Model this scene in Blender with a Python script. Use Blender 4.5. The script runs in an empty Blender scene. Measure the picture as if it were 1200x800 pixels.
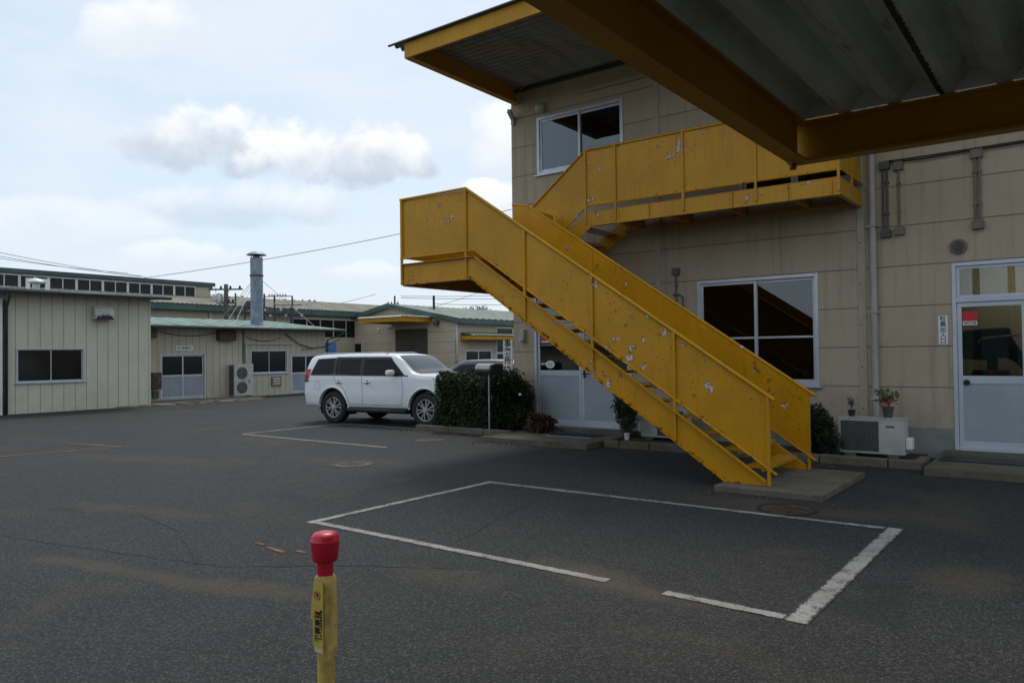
import bpy, bmesh, math, random
import numpy as np
from mathutils import Vector, Matrix
random.seed(7); rng = np.random.default_rng(7)
R = math.radians
scene = bpy.context.scene
COL = scene.collection

# ------------------------------------------------------------------ camera
F, YAW, PITCH, ROLL, CH = 892.43, .647969, .0169106, .0116415, 1.7
fw = Vector((-math.sin(YAW)*math.cos(PITCH), math.cos(YAW)*math.cos(PITCH), math.sin(PITCH)))
r0 = Vector((math.cos(YAW), math.sin(YAW), 0)); u0 = r0.cross(fw)
rt = r0*math.cos(ROLL) - u0*math.sin(ROLL); up = u0*math.cos(ROLL) + r0*math.sin(ROLL)
cam = bpy.data.cameras.new('camera'); co = bpy.data.objects.new('camera', cam); COL.objects.link(co)
m = Matrix((rt, up, -fw)).transposed().to_4x4(); m.translation = (0, 0, CH); co.matrix_world = m
cam.sensor_width = 36; cam.lens = F/1200*36; cam.clip_end = 3000; cam.clip_start = .05
scene.camera = co
def pdir(px, py):
    return (fw + rt*((px-600)/F) - up*((py-400)/F)).normalized()

# ------------------------------------------------------------------ materials
class NT:
    def __init__(s, nt): s.nt = nt; s.n = nt.nodes; s.l = nt.links
    def new(s, t, ins=None, **kw):
        n = s.n.new(t)
        for k, v in kw.items(): setattr(n, k, v)
        for k, v in (ins or {}).items():
            i = n.inputs[k]
            if hasattr(v, 'is_linked') or isinstance(v, bpy.types.NodeSocket): s.l.new(v, i)
            else: i.default_value = v
        return n
    def math(s, op, a, b=None, c=None, clamp=False):
        n = s.new('ShaderNodeMath', operation=op); n.use_clamp = clamp
        for i, v in enumerate((a, b, c)):
            if v is None: continue
            if isinstance(v, bpy.types.NodeSocket): s.l.new(v, n.inputs[i])
            else: n.inputs[i].default_value = v
        return n.outputs[0]
    def vmath(s, op, a, b=None):
        n = s.new('ShaderNodeVectorMath', operation=op)
        for i, v in enumerate((a, b)):
            if v is None: continue
            if isinstance(v, bpy.types.NodeSocket): s.l.new(v, n.inputs[i])
            else: n.inputs[i].default_value = v
        return n.outputs[1] if op in ('DOT_PRODUCT', 'LENGTH') else n.outputs[0]
    def mix(s, f, a, b, blend='MIX'):
        n = s.new('ShaderNodeMix', data_type='RGBA', blend_type=blend)
        for i, v in ((0, f), (6, a), (7, b)):
            if isinstance(v, bpy.types.NodeSocket): s.l.new(v, n.inputs[i])
            elif i == 0: n.inputs[0].default_value = v
            else: n.inputs[i].default_value = (*v, 1) if len(v) == 3 else v
        return n.outputs[2]
    def ss(s, v, a, b):                              # smoothstep, rising when a<b
        n = s.new('ShaderNodeMapRange', interpolation_type='SMOOTHSTEP')
        s.l.new(v, n.inputs[0]); n.inputs[1].default_value = a; n.inputs[2].default_value = b
        return n.outputs[0]
    def noise(s, vec, scale, detail=3, rough=.55, dist=0.):
        n = s.new('ShaderNodeTexNoise', {'Scale': scale, 'Detail': detail, 'Roughness': rough, 'Distortion': dist})
        if vec is not None: s.l.new(vec, n.inputs['Vector'])
        return n.outputs[0]
    def scaled(s, vec, sx, sy, sz): return s.vmath('MULTIPLY', vec, (sx, sy, sz))

def newmat(name, rough=.6, metal=0., spec=.5):
    m = bpy.data.materials.new(name); m.use_nodes = True
    t = NT(m.node_tree); b = t.n['Principled BSDF']
    b.inputs['Roughness'].default_value = rough; b.inputs['Metallic'].default_value = metal
    b.inputs['Specular IOR Level'].default_value = spec
    pos = t.new('ShaderNodeNewGeometry').outputs['Position']
    return m, t, b, pos
def bump(t, b, h, strength=.3, dist=.01):
    n = t.new('ShaderNodeBump', {'Strength': strength, 'Distance': dist, 'Height': h})
    t.l.new(n.outputs[0], b.inputs['Normal'])
def plain(name, col, rough=.6, metal=0., var=.18, scale=3., bs=0., spec=.5, bscale=60.):
    m, t, b, pos = newmat(name, rough, metal, spec)
    n = t.noise(pos, scale, 4, .6)
    c2 = tuple(c*(1-var) for c in col); c1 = tuple(min(1, c*(1+var)) for c in col)
    t.l.new(t.mix(t.ss(n, .3, .7), c2, c1), b.inputs['Base Color'])
    rn = t.math('MULTIPLY_ADD', t.noise(pos, scale*4, 3), .3*rough, rough*.85, clamp=True)
    t.l.new(rn, b.inputs['Roughness'])
    if bs: bump(t, b, t.noise(pos, bscale, 3), bs, .005)
    return m
M = {}
def yellow_paint(name, flakes=1.0):
    m, t, b, pos = newmat(name, .48, 0, .3)
    big = t.noise(pos, 1.3, 4, .6)
    base = t.mix(t.ss(big, .3, .7), (.45, .213, .003), (.54, .262, .005))
    streak = t.noise(t.scaled(pos, 6, 6, .7), 2.5, 3)
    base = t.mix(t.math('MULTIPLY', t.ss(streak, .52, .75), .35), base, (.30, .15, .008))
    if flakes:
        gate = t.ss(t.noise(t.vmath('ADD', pos, (3.1, 8.2, 5.5)), .95, 2, .5), .44, .56)
        fl = t.math('MULTIPLY', t.noise(t.vmath('ADD', pos, (11.3, 2.2, 7.1)), 5.0, 5, .62, .3), gate)
        rim = t.math('MULTIPLY', t.ss(fl, .590, .604), .9)
        base = t.mix(rim, base, (.13, .05, .02))
        core = t.ss(fl, .618, .628)
        base = t.mix(core, base, (.56, .46, .43))
        sp = t.noise(pos, 33, 3, .6); sg = t.ss(t.noise(pos, 1.7, 2), .5, .62)
        base = t.mix(t.math('MULTIPLY', t.ss(sp, .64, .67), sg), base, (.10, .035, .012))
        run = t.noise(t.scaled(pos, 22, 22, .9), 1.0, 3, .6); rg = t.ss(t.noise(t.vmath('ADD', pos, (6., 1., 2.)), 1.1, 3), .5, .64)
        base = t.mix(t.math('MULTIPLY', t.math('MULTIPLY', t.ss(run, .58, .72), rg), .5), base, (.16, .065, .015))
        # rust creeping up from welded lower edges: uv.y is the distance from the edge in metres
        uv = t.new('ShaderNodeUVMap').outputs[0]
        d = t.new('ShaderNodeSeparateXYZ', {0: uv}).outputs[1]
        rn = t.noise(pos, 14, 4, .65)
        edge = t.math('SUBTRACT', t.math('MULTIPLY', t.ss(rn, .50, .80), .085), d)
        base = t.mix(t.ss(edge, 0., .008), base, (.055, .02, .008))
        r = t.math('MULTIPLY_ADD', t.math('ADD', core, t.ss(edge, 0., .008)), .35, .36)
        t.l.new(r, b.inputs['Roughness'])
        bump(t, b, t.math('SUBTRACT', t.math('MULTIPLY', t.noise(pos, 2.2, 2), .6), t.math('MULTIPLY', core, .5)), .35, .012)
    t.l.new(base, b.inputs['Base Color'])
    return m
M['yellow'] = yellow_paint('yellow peeling paint')
M['ybeam'] = yellow_paint('yellow beam paint', 0)
def siding(name, c1, c2, z0=None, pitch=.645, joint=.007, vaxis=None, vpitch=.33, streak=.5, gw=.012):
    m, t, b, pos = newmat(name, .75, 0, .3)
    s = t.new('ShaderNodeSeparateXYZ', {0: pos}).outputs
    n = t.noise(pos, .9, 5, .6)
    base = t.mix(t.ss(n, .3, .7), c1, c2)
    st = t.noise(t.scaled(pos, 5, 5, .28), 1.6, 4, .6)
    base = t.mix(t.math('MULTIPLY', t.ss(st, .5, .8), streak), base, tuple(c*.45 for c in c1))
    sp = t.math('MULTIPLY', t.math('SUBTRACT', 1., t.ss(s[2], .2, 1.3)), t.ss(t.noise(pos, 3.0, 4, .65), .35, .7))
    base = t.mix(t.math('MULTIPLY', sp, .5 if vaxis is None else .2), base, tuple(c*.5 for c in c1))
    fine = t.noise(pos, 40, 3)
    base = t.mix(t.math('MULTIPLY', t.ss(fine, .4, .75), .15), base, tuple(c*.6 for c in c1))
    lines = None
    if z0 is not None:
        fr = t.math('FRACT', t.math('DIVIDE', t.math('SUBTRACT', s[2], z0-50*pitch), pitch))
        lines = t.math('LESS_THAN', fr, joint*2/pitch)
        idn = t.math('FLOOR', t.math('DIVIDE', t.math('SUBTRACT', s[2], z0-50*pitch), pitch))
        wn = t.new('ShaderNodeTexWhiteNoise', {'W': idn}, noise_dimensions='1D').outputs[0]
        base = t.mix(t.math('MULTIPLY', wn, .14), base, tuple(c*.7 for c in c1))
    if vaxis is not None:
        fr = t.math('FRACT', t.math('DIVIDE', t.math('ADD', s[vaxis], 100.), vpitch))
        l2 = t.math('LESS_THAN', fr, gw*2/vpitch)
        lines = l2 if lines is None else t.math('MAXIMUM', lines, l2)
    if lines is not None:
        base = t.mix(t.math('MULTIPLY', lines, .72), base, (.03, .026, .02))
        h = t.math('SUBTRACT', t.math('MULTIPLY', fine, .12), lines)
        bump(t, b, h, .6, .008)
    t.l.new(base, b.inputs['Base Color'])
    return m
M['wall'] = siding('beige wall panel', (.425, .352, .25), (.485, .407, .297), .455, streak=.5)
M['wallD'] = siding('beige wall board', (.50, .41, .30), (.56, .47, .35), .3, .8, .012, streak=.3)
M['wallC'] = siding('cream wall board', (.44, .40, .29), (.50, .45, .33), streak=.5)
M['cladA'] = siding('cream ribbed cladding', (.55, .52, .42), (.61, .58, .48), vaxis=1, vpitch=.355, gw=.008, streak=.2)
M['cladB'] = siding('beige ribbed cladding', (.46, .42, .32), (.52, .475, .37), vaxis=1, vpitch=.30, gw=.008, streak=.22)
M['white wall'] = siding('white cladding', (.66, .66, .62), (.72, .72, .69), streak=.3)
M['plinth'] = plain('painted plinth', (.20, .215, .19), .85, 0, .2, 2.5, .3)
M['trim'] = plain('beige trim', (.40, .345, .26), .6, 0, .1, 2)
M['trimgrey'] = plain('grey downpipe', (.36, .34, .30), .5, 0, .1, 2)
M['conduit'] = plain('brown conduit', (.17, .13, .10), .6, 0, .2, 5)
M['darkbox'] = plain('dark grey box', (.075, .075, .07), .6, 0, .2, 5)
M['alu'] = plain('aluminium frame', (.55, .58, .62), .38, .35, .08, 4)
M['alupanel'] = plain('grey door panel', (.36, .40, .43), .45, .1, .07, 1.5)
M['alulight'] = plain('pale door frame', (.52, .56, .62), .42, .2, .06, 2)
M['bluegrey'] = plain('blue grey door panel', (.27, .29, .34), .5, 0, .1, 2)
M['white'] = plain('white painted metal', (.72, .72, .70), .45, 0, .06, 2)
M['offwhite'] = plain('aged off white casing', (.44, .43, .39), .5, 0, .14, 3)
M['black'] = plain('black plastic', (.015, .015, .016), .5, 0, .2, 5)
M['rubber'] = plain('black rubber', (.018, .018, .018), .8, 0, .2, 20, .2)
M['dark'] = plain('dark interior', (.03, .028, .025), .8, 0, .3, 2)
M['chrome'] = plain('polished steel', (.30, .29, .255), .22, 1., .08, 8)
M['steel'] = plain('galvanised steel', (.42, .44, .46), .42, .8, .2, 5)
M['ducts'] = plain('grey duct steel', (.22, .27, .32), .5, .35, .25, 2.5)
M['alloy'] = plain('silver alloy', (.42, .42, .42), .35, .3, .06, 8)
M['rust'] = plain('rusty brown metal', (.08, .04, .025), .75, 0, .35, 8)
M['red'] = plain('red plastic', (.55, .008, .028), .38, 0, .14, 11, .05)
M['redsign'] = plain('red sticker', (.55, .015, .02), .5, 0, .08, 5)
M['blue'] = plain('blue lettering', (.02, .09, .22), .6, 0, .1, 5)
M['ink'] = plain('black lettering', (.015, .015, .015), .6, 0, .1, 5)
M['inkgrey'] = plain('grey lettering', (.10, .11, .10), .6, 0, .1, 5)
M['paper'] = plain('white sign board', (.75, .74, .70), .6, 0, .06, 4)
M['cream'] = plain('cream faded paint', (.60, .41, .10), .55, 0, .32, 14, .15)
M['creamtop'] = plain('bleached cream plastic', (.72, .64, .42), .5, 0, .12, 12)
M['ysticker'] = plain('yellow sticker', (.66, .48, .10), .45, 0, .1, 8)
M['tealtrim'] = plain('teal fascia', (.04, .075, .08), .5, 0, .2, 1.0)
M['greenfascia'] = plain('green fascia', (.055, .10, .085), .5, 0, .2, 1.0)
M['slate'] = plain('weathered corrugated sheet', (.20, .185, .14), .85, 0, .3, .8)
M['roofD'] = plain('dull green corrugated sheet', (.13, .165, .13), .7, 0, .3, 1)
M['greenrib'] = plain('pale roof rib', (.42, .52, .46), .85, 0, .2, 1.2, spec=.1)
M['greenroof'] = plain('green roof sheet', (.12, .18, .145), .85, 0, .25, 1.2, spec=.1)
M['greenlite'] = plain('green canopy sheet', (.07, .14, .085), .5, 0, .2, 2)
M['darkedge'] = plain('dark eave metal', (.045, .055, .055), .5, 0, .2, 2)
M['shutter'] = siding('dark roller shutter', (.085, .072, .058), (.11, .095, .075), 0, .11, .010, streak=.3)
M['polewood'] = plain('dark concrete pole', (.06, .058, .055), .8, 0, .2, 3)
M['wire'] = plain('black cable', (.03, .03, .032), .6, 0, .1, 1)
M['insul'] = plain('white porcelain', (.5, .5, .48), .3, 0, .1, 5)
M['terracotta'] = plain('brown plant pot', (.09, .04, .03), .7, 0, .2, 9)
M['blackpot'] = plain('black plant pot', (.02, .022, .024), .6, 0, .2, 9)
M['greypot'] = plain('grey plant pot', (.06, .062, .066), .6, 0, .2, 9)
M['soil'] = plain('garden soil', (.035, .026, .018), .95, 0, .3, 20, .6)
M['bluepanel'] = plain('blue panel', (.04, .12, .30), .5, 0, .15, 2)
M['curtain'] = plain('grey curtain', (.26, .28, .29), .9, 0, .12, 6)
M['beigeroom'] = plain('beige inner wall', (.72, .60, .36), .8, 0, .08, 2)
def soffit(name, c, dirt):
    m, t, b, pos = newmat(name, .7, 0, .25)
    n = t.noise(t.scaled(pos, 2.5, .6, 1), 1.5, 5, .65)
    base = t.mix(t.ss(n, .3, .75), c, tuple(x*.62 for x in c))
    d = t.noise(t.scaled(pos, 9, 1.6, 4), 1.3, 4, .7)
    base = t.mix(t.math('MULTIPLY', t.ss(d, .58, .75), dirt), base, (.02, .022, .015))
    if dirt > .5:                                             # one rib has a ragged line of black moss
        sx = t.new('ShaderNodeSeparateXYZ', {0: pos}).outputs[0]
        q = t.math('ABSOLUTE', t.math('ADD', sx, .59)); q = t.math('SUBTRACT', q, t.math('MULTIPLY', t.noise(pos, 30, 4, .7), .035))
        base = t.mix(t.math('SUBTRACT', .95, t.ss(q, -.002, .008)), base, (.012, .013, .009))
    t.l.new(base, b.inputs['Base Color']); bump(t, b, t.noise(pos, 80, 2), .15, .003)
    return m
M['soffit'] = soffit('grey green deck sheet', (.66, .70, .58), .6)
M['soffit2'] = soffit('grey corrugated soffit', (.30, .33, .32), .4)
def concrete(name, c1, c2):
    m, t, b, pos = newmat(name, .9, 0, .25)
    n = t.noise(pos, 2.2, 6, .65)
    base = t.mix(t.ss(n, .3, .72), c1, c2)
    g = t.noise(pos, 45, 3, .7)
    base = t.mix(t.math('MULTIPLY', t.ss(g, .45, .7), .45), base, tuple(c*.45 for c in c1))
    moss = t.noise(pos, 4.5, 4, .7)
    base = t.mix(t.math('MULTIPLY', t.ss(moss, .55, .7), .5), base, (.06, .058, .035))
    t.l.new(base, b.inputs['Base Color']); bump(t, b, t.math('ADD', g, n), .5, .01)
    return m
M['concrete'] = concrete('worn concrete', (.105, .094, .074), (.165, .15, .12))
M['kerb'] = concrete('kerb concrete', (.12, .108, .085), (.18, .165, .13))
M['rubble'] = concrete('broken concrete', (.20, .18, .14), (.28, .25, .20))

def asphalt_base(t, pos):
    s = t.new('ShaderNodeSeparateXYZ', {0: pos}).outputs
    big = t.noise(pos, .22, 5, .6)
    base = t.mix(t.ss(big, .3, .7), (.0225, .0225, .0222), (.034, .0335, .0325))
    mid = t.noise(pos, 1.6, 5, .65)
    base = t.mix(t.math('MULTIPLY', t.ss(mid, .42, .70), .75), base, (.019, .019, .0185))
    vo = t.new('ShaderNodeTexVoronoi', {'Vector': pos, 'Scale': 78.}, feature='F1')
    cell = t.new('ShaderNodeSeparateColor', {0: vo.outputs['Color']}).outputs[0]
    base = t.mix(t.math('MULTIPLY', t.ss(cell, .55, .98), .8), base, (.098, .095, .088))
    base = t.mix(t.math('MULTIPLY', t.ss(vo.outputs['Distance'], .42, .62), .8), base, (.012, .012, .012))
    gr = t.noise(pos, 30, 4, .8)
    base = t.mix(t.math('MULTIPLY', t.math('SUBTRACT', 1., t.ss(gr, .34, .50)), .6), base, (.012, .012, .0115))
    base = t.mix(t.math('MULTIPLY', t.ss(gr, .50, .68), .55), base, (.064, .062, .058))
    oil = t.ss(t.noise(t.vmath('ADD', pos, (17., 3., 0.)), .75, 4, .62, .5), .60, .70)
    base = t.mix(t.math('MULTIPLY', oil, .45), base, (.013, .013, .013))
    # dust drifts: soft-edged patches of dry earth lying on the asphalt
    dn = t.noise(t.vmath('ADD', pos, (4., 9., 0.)), 1.1, 5, .65, .4)
    fineD = t.noise(pos, 55, 2, .7)
    dust = None
    for (cx, cy, a, bb, ang, amt) in DUST:
        ca, sa = math.cos(R(ang)), math.sin(R(ang))
        dx = t.math('SUBTRACT', s[0], cx); dy = t.math('SUBTRACT', s[1], cy)
        uu = t.math('DIVIDE', t.math('ADD', t.math('MULTIPLY', dx, ca), t.math('MULTIPLY', dy, sa)), a)
        vv = t.math('DIVIDE', t.math('SUBTRACT', t.math('MULTIPLY', dy, ca), t.math('MULTIPLY', dx, sa)), bb)
        d = t.math('ADD', t.math('MULTIPLY', uu, uu), t.math('MULTIPLY', vv, vv))
        d = t.math('ADD', d, t.math('MULTIPLY', t.math('SUBTRACT', .5, dn), 3.4))
        k = t.math('MULTIPLY', t.math('SUBTRACT', 1., t.ss(d, -.1, 1.1)), amt)
        dust = k if dust is None else t.math('MAXIMUM', dust, k)
    gen = t.math('MULTIPLY', t.ss(t.noise(t.vmath('ADD', pos, (31., 7., 0.)), .40, 6, .7, .6), .53, .70), .32)
    dust = t.math('MAXIMUM', dust, gen)
    dust = t.math('MULTIPLY', dust, t.math('MULTIPLY_ADD', t.ss(fineD, .3, .65), .55, .45))
    base = t.mix(dust, base, (.092, .073, .051))
    # fine cracks
    wp = t.new('ShaderNodeMix', data_type='VECTOR'); wp.inputs[0].default_value = .22
    t.l.new(pos, wp.inputs[4])
    nz = t.new('ShaderNodeTexNoise', {'Scale': 1.2, 'Detail': 5}); t.l.new(pos, nz.inputs['Vector']); t.l.new(nz.outputs['Color'], wp.inputs[5])
    ve = t.new('ShaderNodeTexVoronoi', {'Vector': wp.outputs[1], 'Scale': .62}, feature='DISTANCE_TO_EDGE').outputs['Distance']
    cg = t.ss(t.noise(pos, .28, 3), .50, .60)
    crack = t.math('MULTIPLY', t.math('SUBTRACT', 1., t.ss(ve, .0008, .0035)), cg)
    base = t.mix(t.math('MULTIPLY', crack, .55), base, (.010, .010, .010))
    h = t.math('SUBTRACT', t.math('ADD', t.math('MULTIPLY', vo.outputs['Distance'], -.7), t.math('MULTIPLY', gr, .8)), t.math('MULTIPLY', crack, .6))
    return base, h, gr, mid
DUST = [(-6.2, 3.0, 1.4, .16, 12, .55), (-5.0, 3.3, .8, .2, 20, .4), (-2.75, 4.95, .9, .32, -12, .75), (-4.0, 4.35, .6, .3, 10, .4),
        (-5.2, 7.95, 1.0, .12, 0, .6), (-3.0, 8.35, 1.0, .45, 0, .55), (-2.0, 8.4, .7, .3, 20, .5), (-1.0, 4.0, .5, .4, 40, .5), (-9.6, 8.2, 1.3, .5, 10, .35),
        (-1.2, 8.6, .6, .5, 0, .45), (-.75, 6.5, .35, .6, 0, .45), (-8.5, 4.3, 1.2, .3, 15, .35), (-13., 6.5, 2, .5, 20, .3)]
def asphalt():
    m, t, b, pos = newmat('asphalt', .88, 0, .3)
    base, h, gr, mid = asphalt_base(t, pos)
    t.l.new(base, b.inputs['Base Color']); bump(t, b, h, .75, .006)
    return m
M['asphalt'] = asphalt()
def roadpaint(name, col, worn, scale=7.):
    m, t, b, pos = newmat(name, .8, 0, .3)
    base, h, gr, mid = asphalt_base(t, pos)
    w1 = t.noise(pos, scale, 5, .75); w2 = t.noise(pos, 60, 3, .7)
    k = t.math('ADD', t.math('MULTIPLY', w1, .55), t.math('MULTIPLY', w2, .45))
    ev = t.new('ShaderNodeSeparateXYZ', {0: t.new('ShaderNodeUVMap').outputs[0]}).outputs[1]
    ed = t.math('MULTIPLY', t.math('MULTIPLY', ev, t.math('SUBTRACT', 1., ev)), 4.)       # 0 at both edges, 1 in the middle
    er = t.math('MULTIPLY', t.math('SUBTRACT', 1., t.ss(ed, 0., .75)), .17)
    k = t.ss(t.math('SUBTRACT', k, er), worn-.05, worn+.06)
    pc = t.mix(t.ss(mid, .35, .7), col, tuple(c*.68 for c in col))
    pc = t.mix(t.math('MULTIPLY', t.ss(gr, .48, .66), .6), pc, (.13, .12, .105))
    t.l.new(t.mix(k, base, pc), b.inputs['Base Color']); bump(t, b, h, .5, .005)
    return m
M['linewhite'] = roadpaint('worn white road paint', (.33, .315, .29), .425)
M['linefade'] = roadpaint('very worn white road paint', (.31, .295, .27), .45)
M['lineorange'] = roadpaint('worn orange road paint', (.36, .13, .03), .50)
M['linegone'] = roadpaint('almost gone orange paint', (.27, .13, .05), .49)
M['crack'] = plain('asphalt seam', (.012, .012, .012), .95, 0, .4, 12)
def leafmat(name, c1, c2, rough=.5):
    m, t, b, pos = newmat(name, rough, 0, .35)
    n = t.new('ShaderNodeNewGeometry').outputs['Random Per Island']
    c = t.mix(n, c1, c2)
    c = t.mix(t.math('MULTIPLY', t.ss(t.noise(pos, 2.2, 3), .35, .7), .5), c, tuple(x*.55 for x in c1))
    t.l.new(c, b.inputs['Base Color'])
    b.inputs['Subsurface Weight'].default_value = 0
    return m
M['hedge'] = leafmat('hedge leaves', (.018, .032, .009), (.085, .125, .038))
M['darkleaf'] = leafmat('dark shrub leaves', (.012, .020, .008), (.036, .050, .020))
M['nandina'] = leafmat('narrow leaves', (.022, .036, .016), (.060, .080, .038))
M['redleaf'] = leafmat('dark red leaves', (.055, .018, .016), (.12, .045, .035))
M['mixleaf'] = leafmat('green leaves', (.05, .08, .025), (.13, .17, .06))
M['redflower'] = leafmat('pink red leaves', (.25, .03, .05), (.38, .09, .11))
M['treeleaf'] = leafmat('far tree leaves', (.03, .042, .022), (.06, .075, .04))
M['stem'] = plain('woody stem', (.05, .035, .022), .85, 0, .3, 12)
def glassmat(name, tint=(.55, .6, .6), trans=.75, rough=.01):
    m = bpy.data.materials.new(name); m.use_nodes = True; t = NT(m.node_tree); t.n.clear()
    out = t.new('ShaderNodeOutputMaterial'); fr = t.new('ShaderNodeFresnel', {'IOR': 1.52}).outputs[0]
    tr = t.new('ShaderNodeBsdfTransparent', {'Color': (*[c*trans for c in tint], 1)})
    gl = t.new('ShaderNodeBsdfGlossy', {'Roughness': rough, 'Color': (.95, .97, 1, 1)})
    k = t.math('MULTIPLY_ADD', fr, 1.7, .02, clamp=True)
    mx = t.new('ShaderNodeMixShader', {0: k}); t.l.new(tr.outputs[0], mx.inputs[1]); t.l.new(gl.outputs[0], mx.inputs[2])
    t.l.new(mx.outputs[0], out.inputs[0]); return m
M['glass'] = glassmat('window glass')
M['darkglass'] = plain('dark window glass', (.008, .009, .010), .12, 0, .1, 1, spec=.28)
M['carglass'] = plain('tinted car glass', (.006, .008, .010), .05, 0, .1, 1, spec=.2)
def carpaint(name, col):
    m, t, b, pos = newmat(name, .3, 0, .5)
    n = t.noise(pos, 3, 3)
    t.l.new(t.mix(t.ss(n, .3, .7), col, tuple(c*.96 for c in col)), b.inputs['Base Color'])
    b.inputs['Coat Weight'].default_value = .45; b.inputs['Coat Roughness'].default_value = .04
    return m
M['carwhite'] = carpaint('pearl white car paint', (.84, .85, .85))
M['cardark'] = carpaint('dark blue car paint', (.018, .024, .04))
M['carwind'] = plain('windscreen glass', (.03,.036,.042), .03, 0, .1, 1, spec=.6)
M['taillight'] = plain('red tail light', (.45, .01, .015), .12, 0, .1, 8)
M['headlight'] = plain('clear headlight', (.55, .57, .6), .1, .3, .1, 8)

# ------------------------------------------------------------------ mesh helpers
def world_off(o):
    v = Vector((0, 0, 0))
    while o is not None: v += o.location; o = o.parent
    return v
class MB:
    def __init__(s): s.v = []; s.f = []; s.uv = {}
    def add(s, vs, fs):
        k = len(s.v); s.v += [tuple(v) for v in vs]; s.f += [tuple(i+k for i in f) for f in fs]; return s
    def box(s, x0, y0, z0, x1, y1, z1):
        x0, x1 = sorted((x0, x1)); y0, y1 = sorted((y0, y1)); z0, z1 = sorted((z0, z1))
        return s.add([(x0,y0,z0),(x1,y0,z0),(x1,y1,z0),(x0,y1,z0),(x0,y0,z1),(x1,y0,z1),(x1,y1,z1),(x0,y1,z1)],
                     [(3,2,1,0),(4,5,6,7),(0,1,5,4),(1,2,6,5),(2,3,7,6),(3,0,4,7)])
    def bar(s, a, b, w, h, upv=(0,0,1)):                     # rectangular bar between two points
        a = Vector(a); b = Vector(b); d = (b-a).normalized(); upv = Vector(upv)
        sd = d.cross(upv)
        if sd.length < 1e-4: sd = d.cross(Vector((0,1,0)))
        sd.normalize(); u2 = sd.cross(d)
        vs = []
        for p in (a, b):
            for sx, sy in ((-1,-1),(1,-1),(1,1),(-1,1)): vs.append(p + sd*(sx*w/2) + u2*(sy*h/2))
        return s.add(vs, [(3,2,1,0),(4,5,6,7),(0,1,5,4),(1,2,6,5),(2,3,7,6),(3,0,4,7)])
    def tube(s, pts, r, n=10, caps=True):
        pts = [Vector(p) for p in pts]; k = len(s.v); rr = r if isinstance(r, (list, tuple)) else [r]*len(pts)
        prev = None
        for i, p in enumerate(pts):
            d = (pts[min(i+1, len(pts)-1)] - pts[max(i-1, 0)]).normalized()
            ref = Vector((0,0,1)) if abs(d.z) < .95 else Vector((1,0,0))
            if prev is not None: ref = prev
            sd = d.cross(ref).normalized(); u2 = sd.cross(d); prev = u2
            for j in range(n):
                a = 2*math.pi*j/n; s.v.append(tuple(p + (sd*math.cos(a)+u2*math.sin(a))*rr[i]))
        for i in range(len(pts)-1):
            for j in range(n):
                s.f.append((k+i*n+j, k+i*n+(j+1)%n, k+(i+1)*n+(j+1)%n, k+(i+1)*n+j))
        if caps: s.f.append(tuple(k+j for j in range(n))[::-1]); s.f.append(tuple(k+(len(pts)-1)*n+j for j in range(n)))
        return s
    def lathe(s, prof, c=(0,0,0), n=24, axis='z', caps=True):          # prof: (r, h)
        k = len(s.v)
        for r, h in prof:
            for j in range(n):
                a = 2*math.pi*j/n; x, y = r*math.cos(a), r*math.sin(a)
                p = (x, y, h) if axis == 'z' else ((x, h, y) if axis == 'y' else (h, x, y))
                s.v.append((p[0]+c[0], p[1]+c[1], p[2]+c[2]))
        for i in range(len(prof)-1):
            for j in range(n): s.f.append((k+i*n+j, k+i*n+(j+1)%n, k+(i+1)*n+(j+1)%n, k+(i+1)*n+j))
        if caps: s.f.append(tuple(k+j for j in range(n))[::-1]); s.f.append(tuple(k+(len(prof)-1)*n+j for j in range(n)))
        return s
    def prism(s, poly, axis, a, b):                          # polygon extruded along an axis
        def P(u, v, w): return {'x': (w,u,v), 'y': (u,w,v), 'z': (u,v,w)}[axis]
        n = len(poly); vs = [P(u,v,a) for u,v in poly] + [P(u,v,b) for u,v in poly]
        fs = [tuple(range(n))[::-1], tuple(range(n,2*n))] + [(i,(i+1)%n,n+(i+1)%n,n+i) for i in range(n)]
        return s.add(vs, fs)
    def plate(s, xs, lo, hi, y0, y1):                        # vertical sheet between two height curves, in strips
        k = len(s.v)
        for x in xs: s.v += [(x,y0,lo(x)),(x,y0,hi(x)),(x,y1,hi(x)),(x,y1,lo(x))]
        for i in range(len(xs)-1):
            a = k+4*i; c = a+4
            for j in range(4): s.f.append((a+j, c+j, c+(j+1)%4, a+(j+1)%4))
        s.f.append((k,k+1,k+2,k+3)); e = k+4*(len(xs)-1); s.f.append((e+3,e+2,e+1,e)); return s
    def build(s, name, mat, parent=None, smooth=False, bevel=0., uvf=None, normals=True):
        me = bpy.data.meshes.new(name); off = world_off(parent) if parent else Vector((0,0,0))
        me.from_pydata([(v[0]-off.x, v[1]-off.y, v[2]-off.z) for v in s.v], [], s.f)
        if normals:
            bm = bmesh.new(); bm.from_mesh(me); bmesh.ops.recalc_face_normals(bm, faces=bm.faces); bm.to_mesh(me); bm.free()
        me.materials.append(M[mat] if isinstance(mat, str) else mat)
        if uvf:
            lay = me.uv_layers.new(name='UVMap')
            for lp in me.loops:
                co_ = me.vertices[lp.vertex_index].co; lay.data[lp.index].uv = uvf(co_.x+off.x, co_.y+off.y, co_.z+off.z)
        if smooth:
            me.polygons.foreach_set('use_smooth', [True]*len(me.polygons))
            if smooth != 'all': me.set_sharp_from_angle(angle=R(40))
        o = bpy.data.objects.new(name, me); COL.objects.link(o)
        if parent: o.parent = parent
        if bevel:
            b = o.modifiers.new('bevel', 'BEVEL'); b.width = bevel; b.segments = 2; b.limit_method = 'ANGLE'; b.angle_limit = R(50)
        return o
FARUV = lambda x, y, z: (0., 9.)
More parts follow.
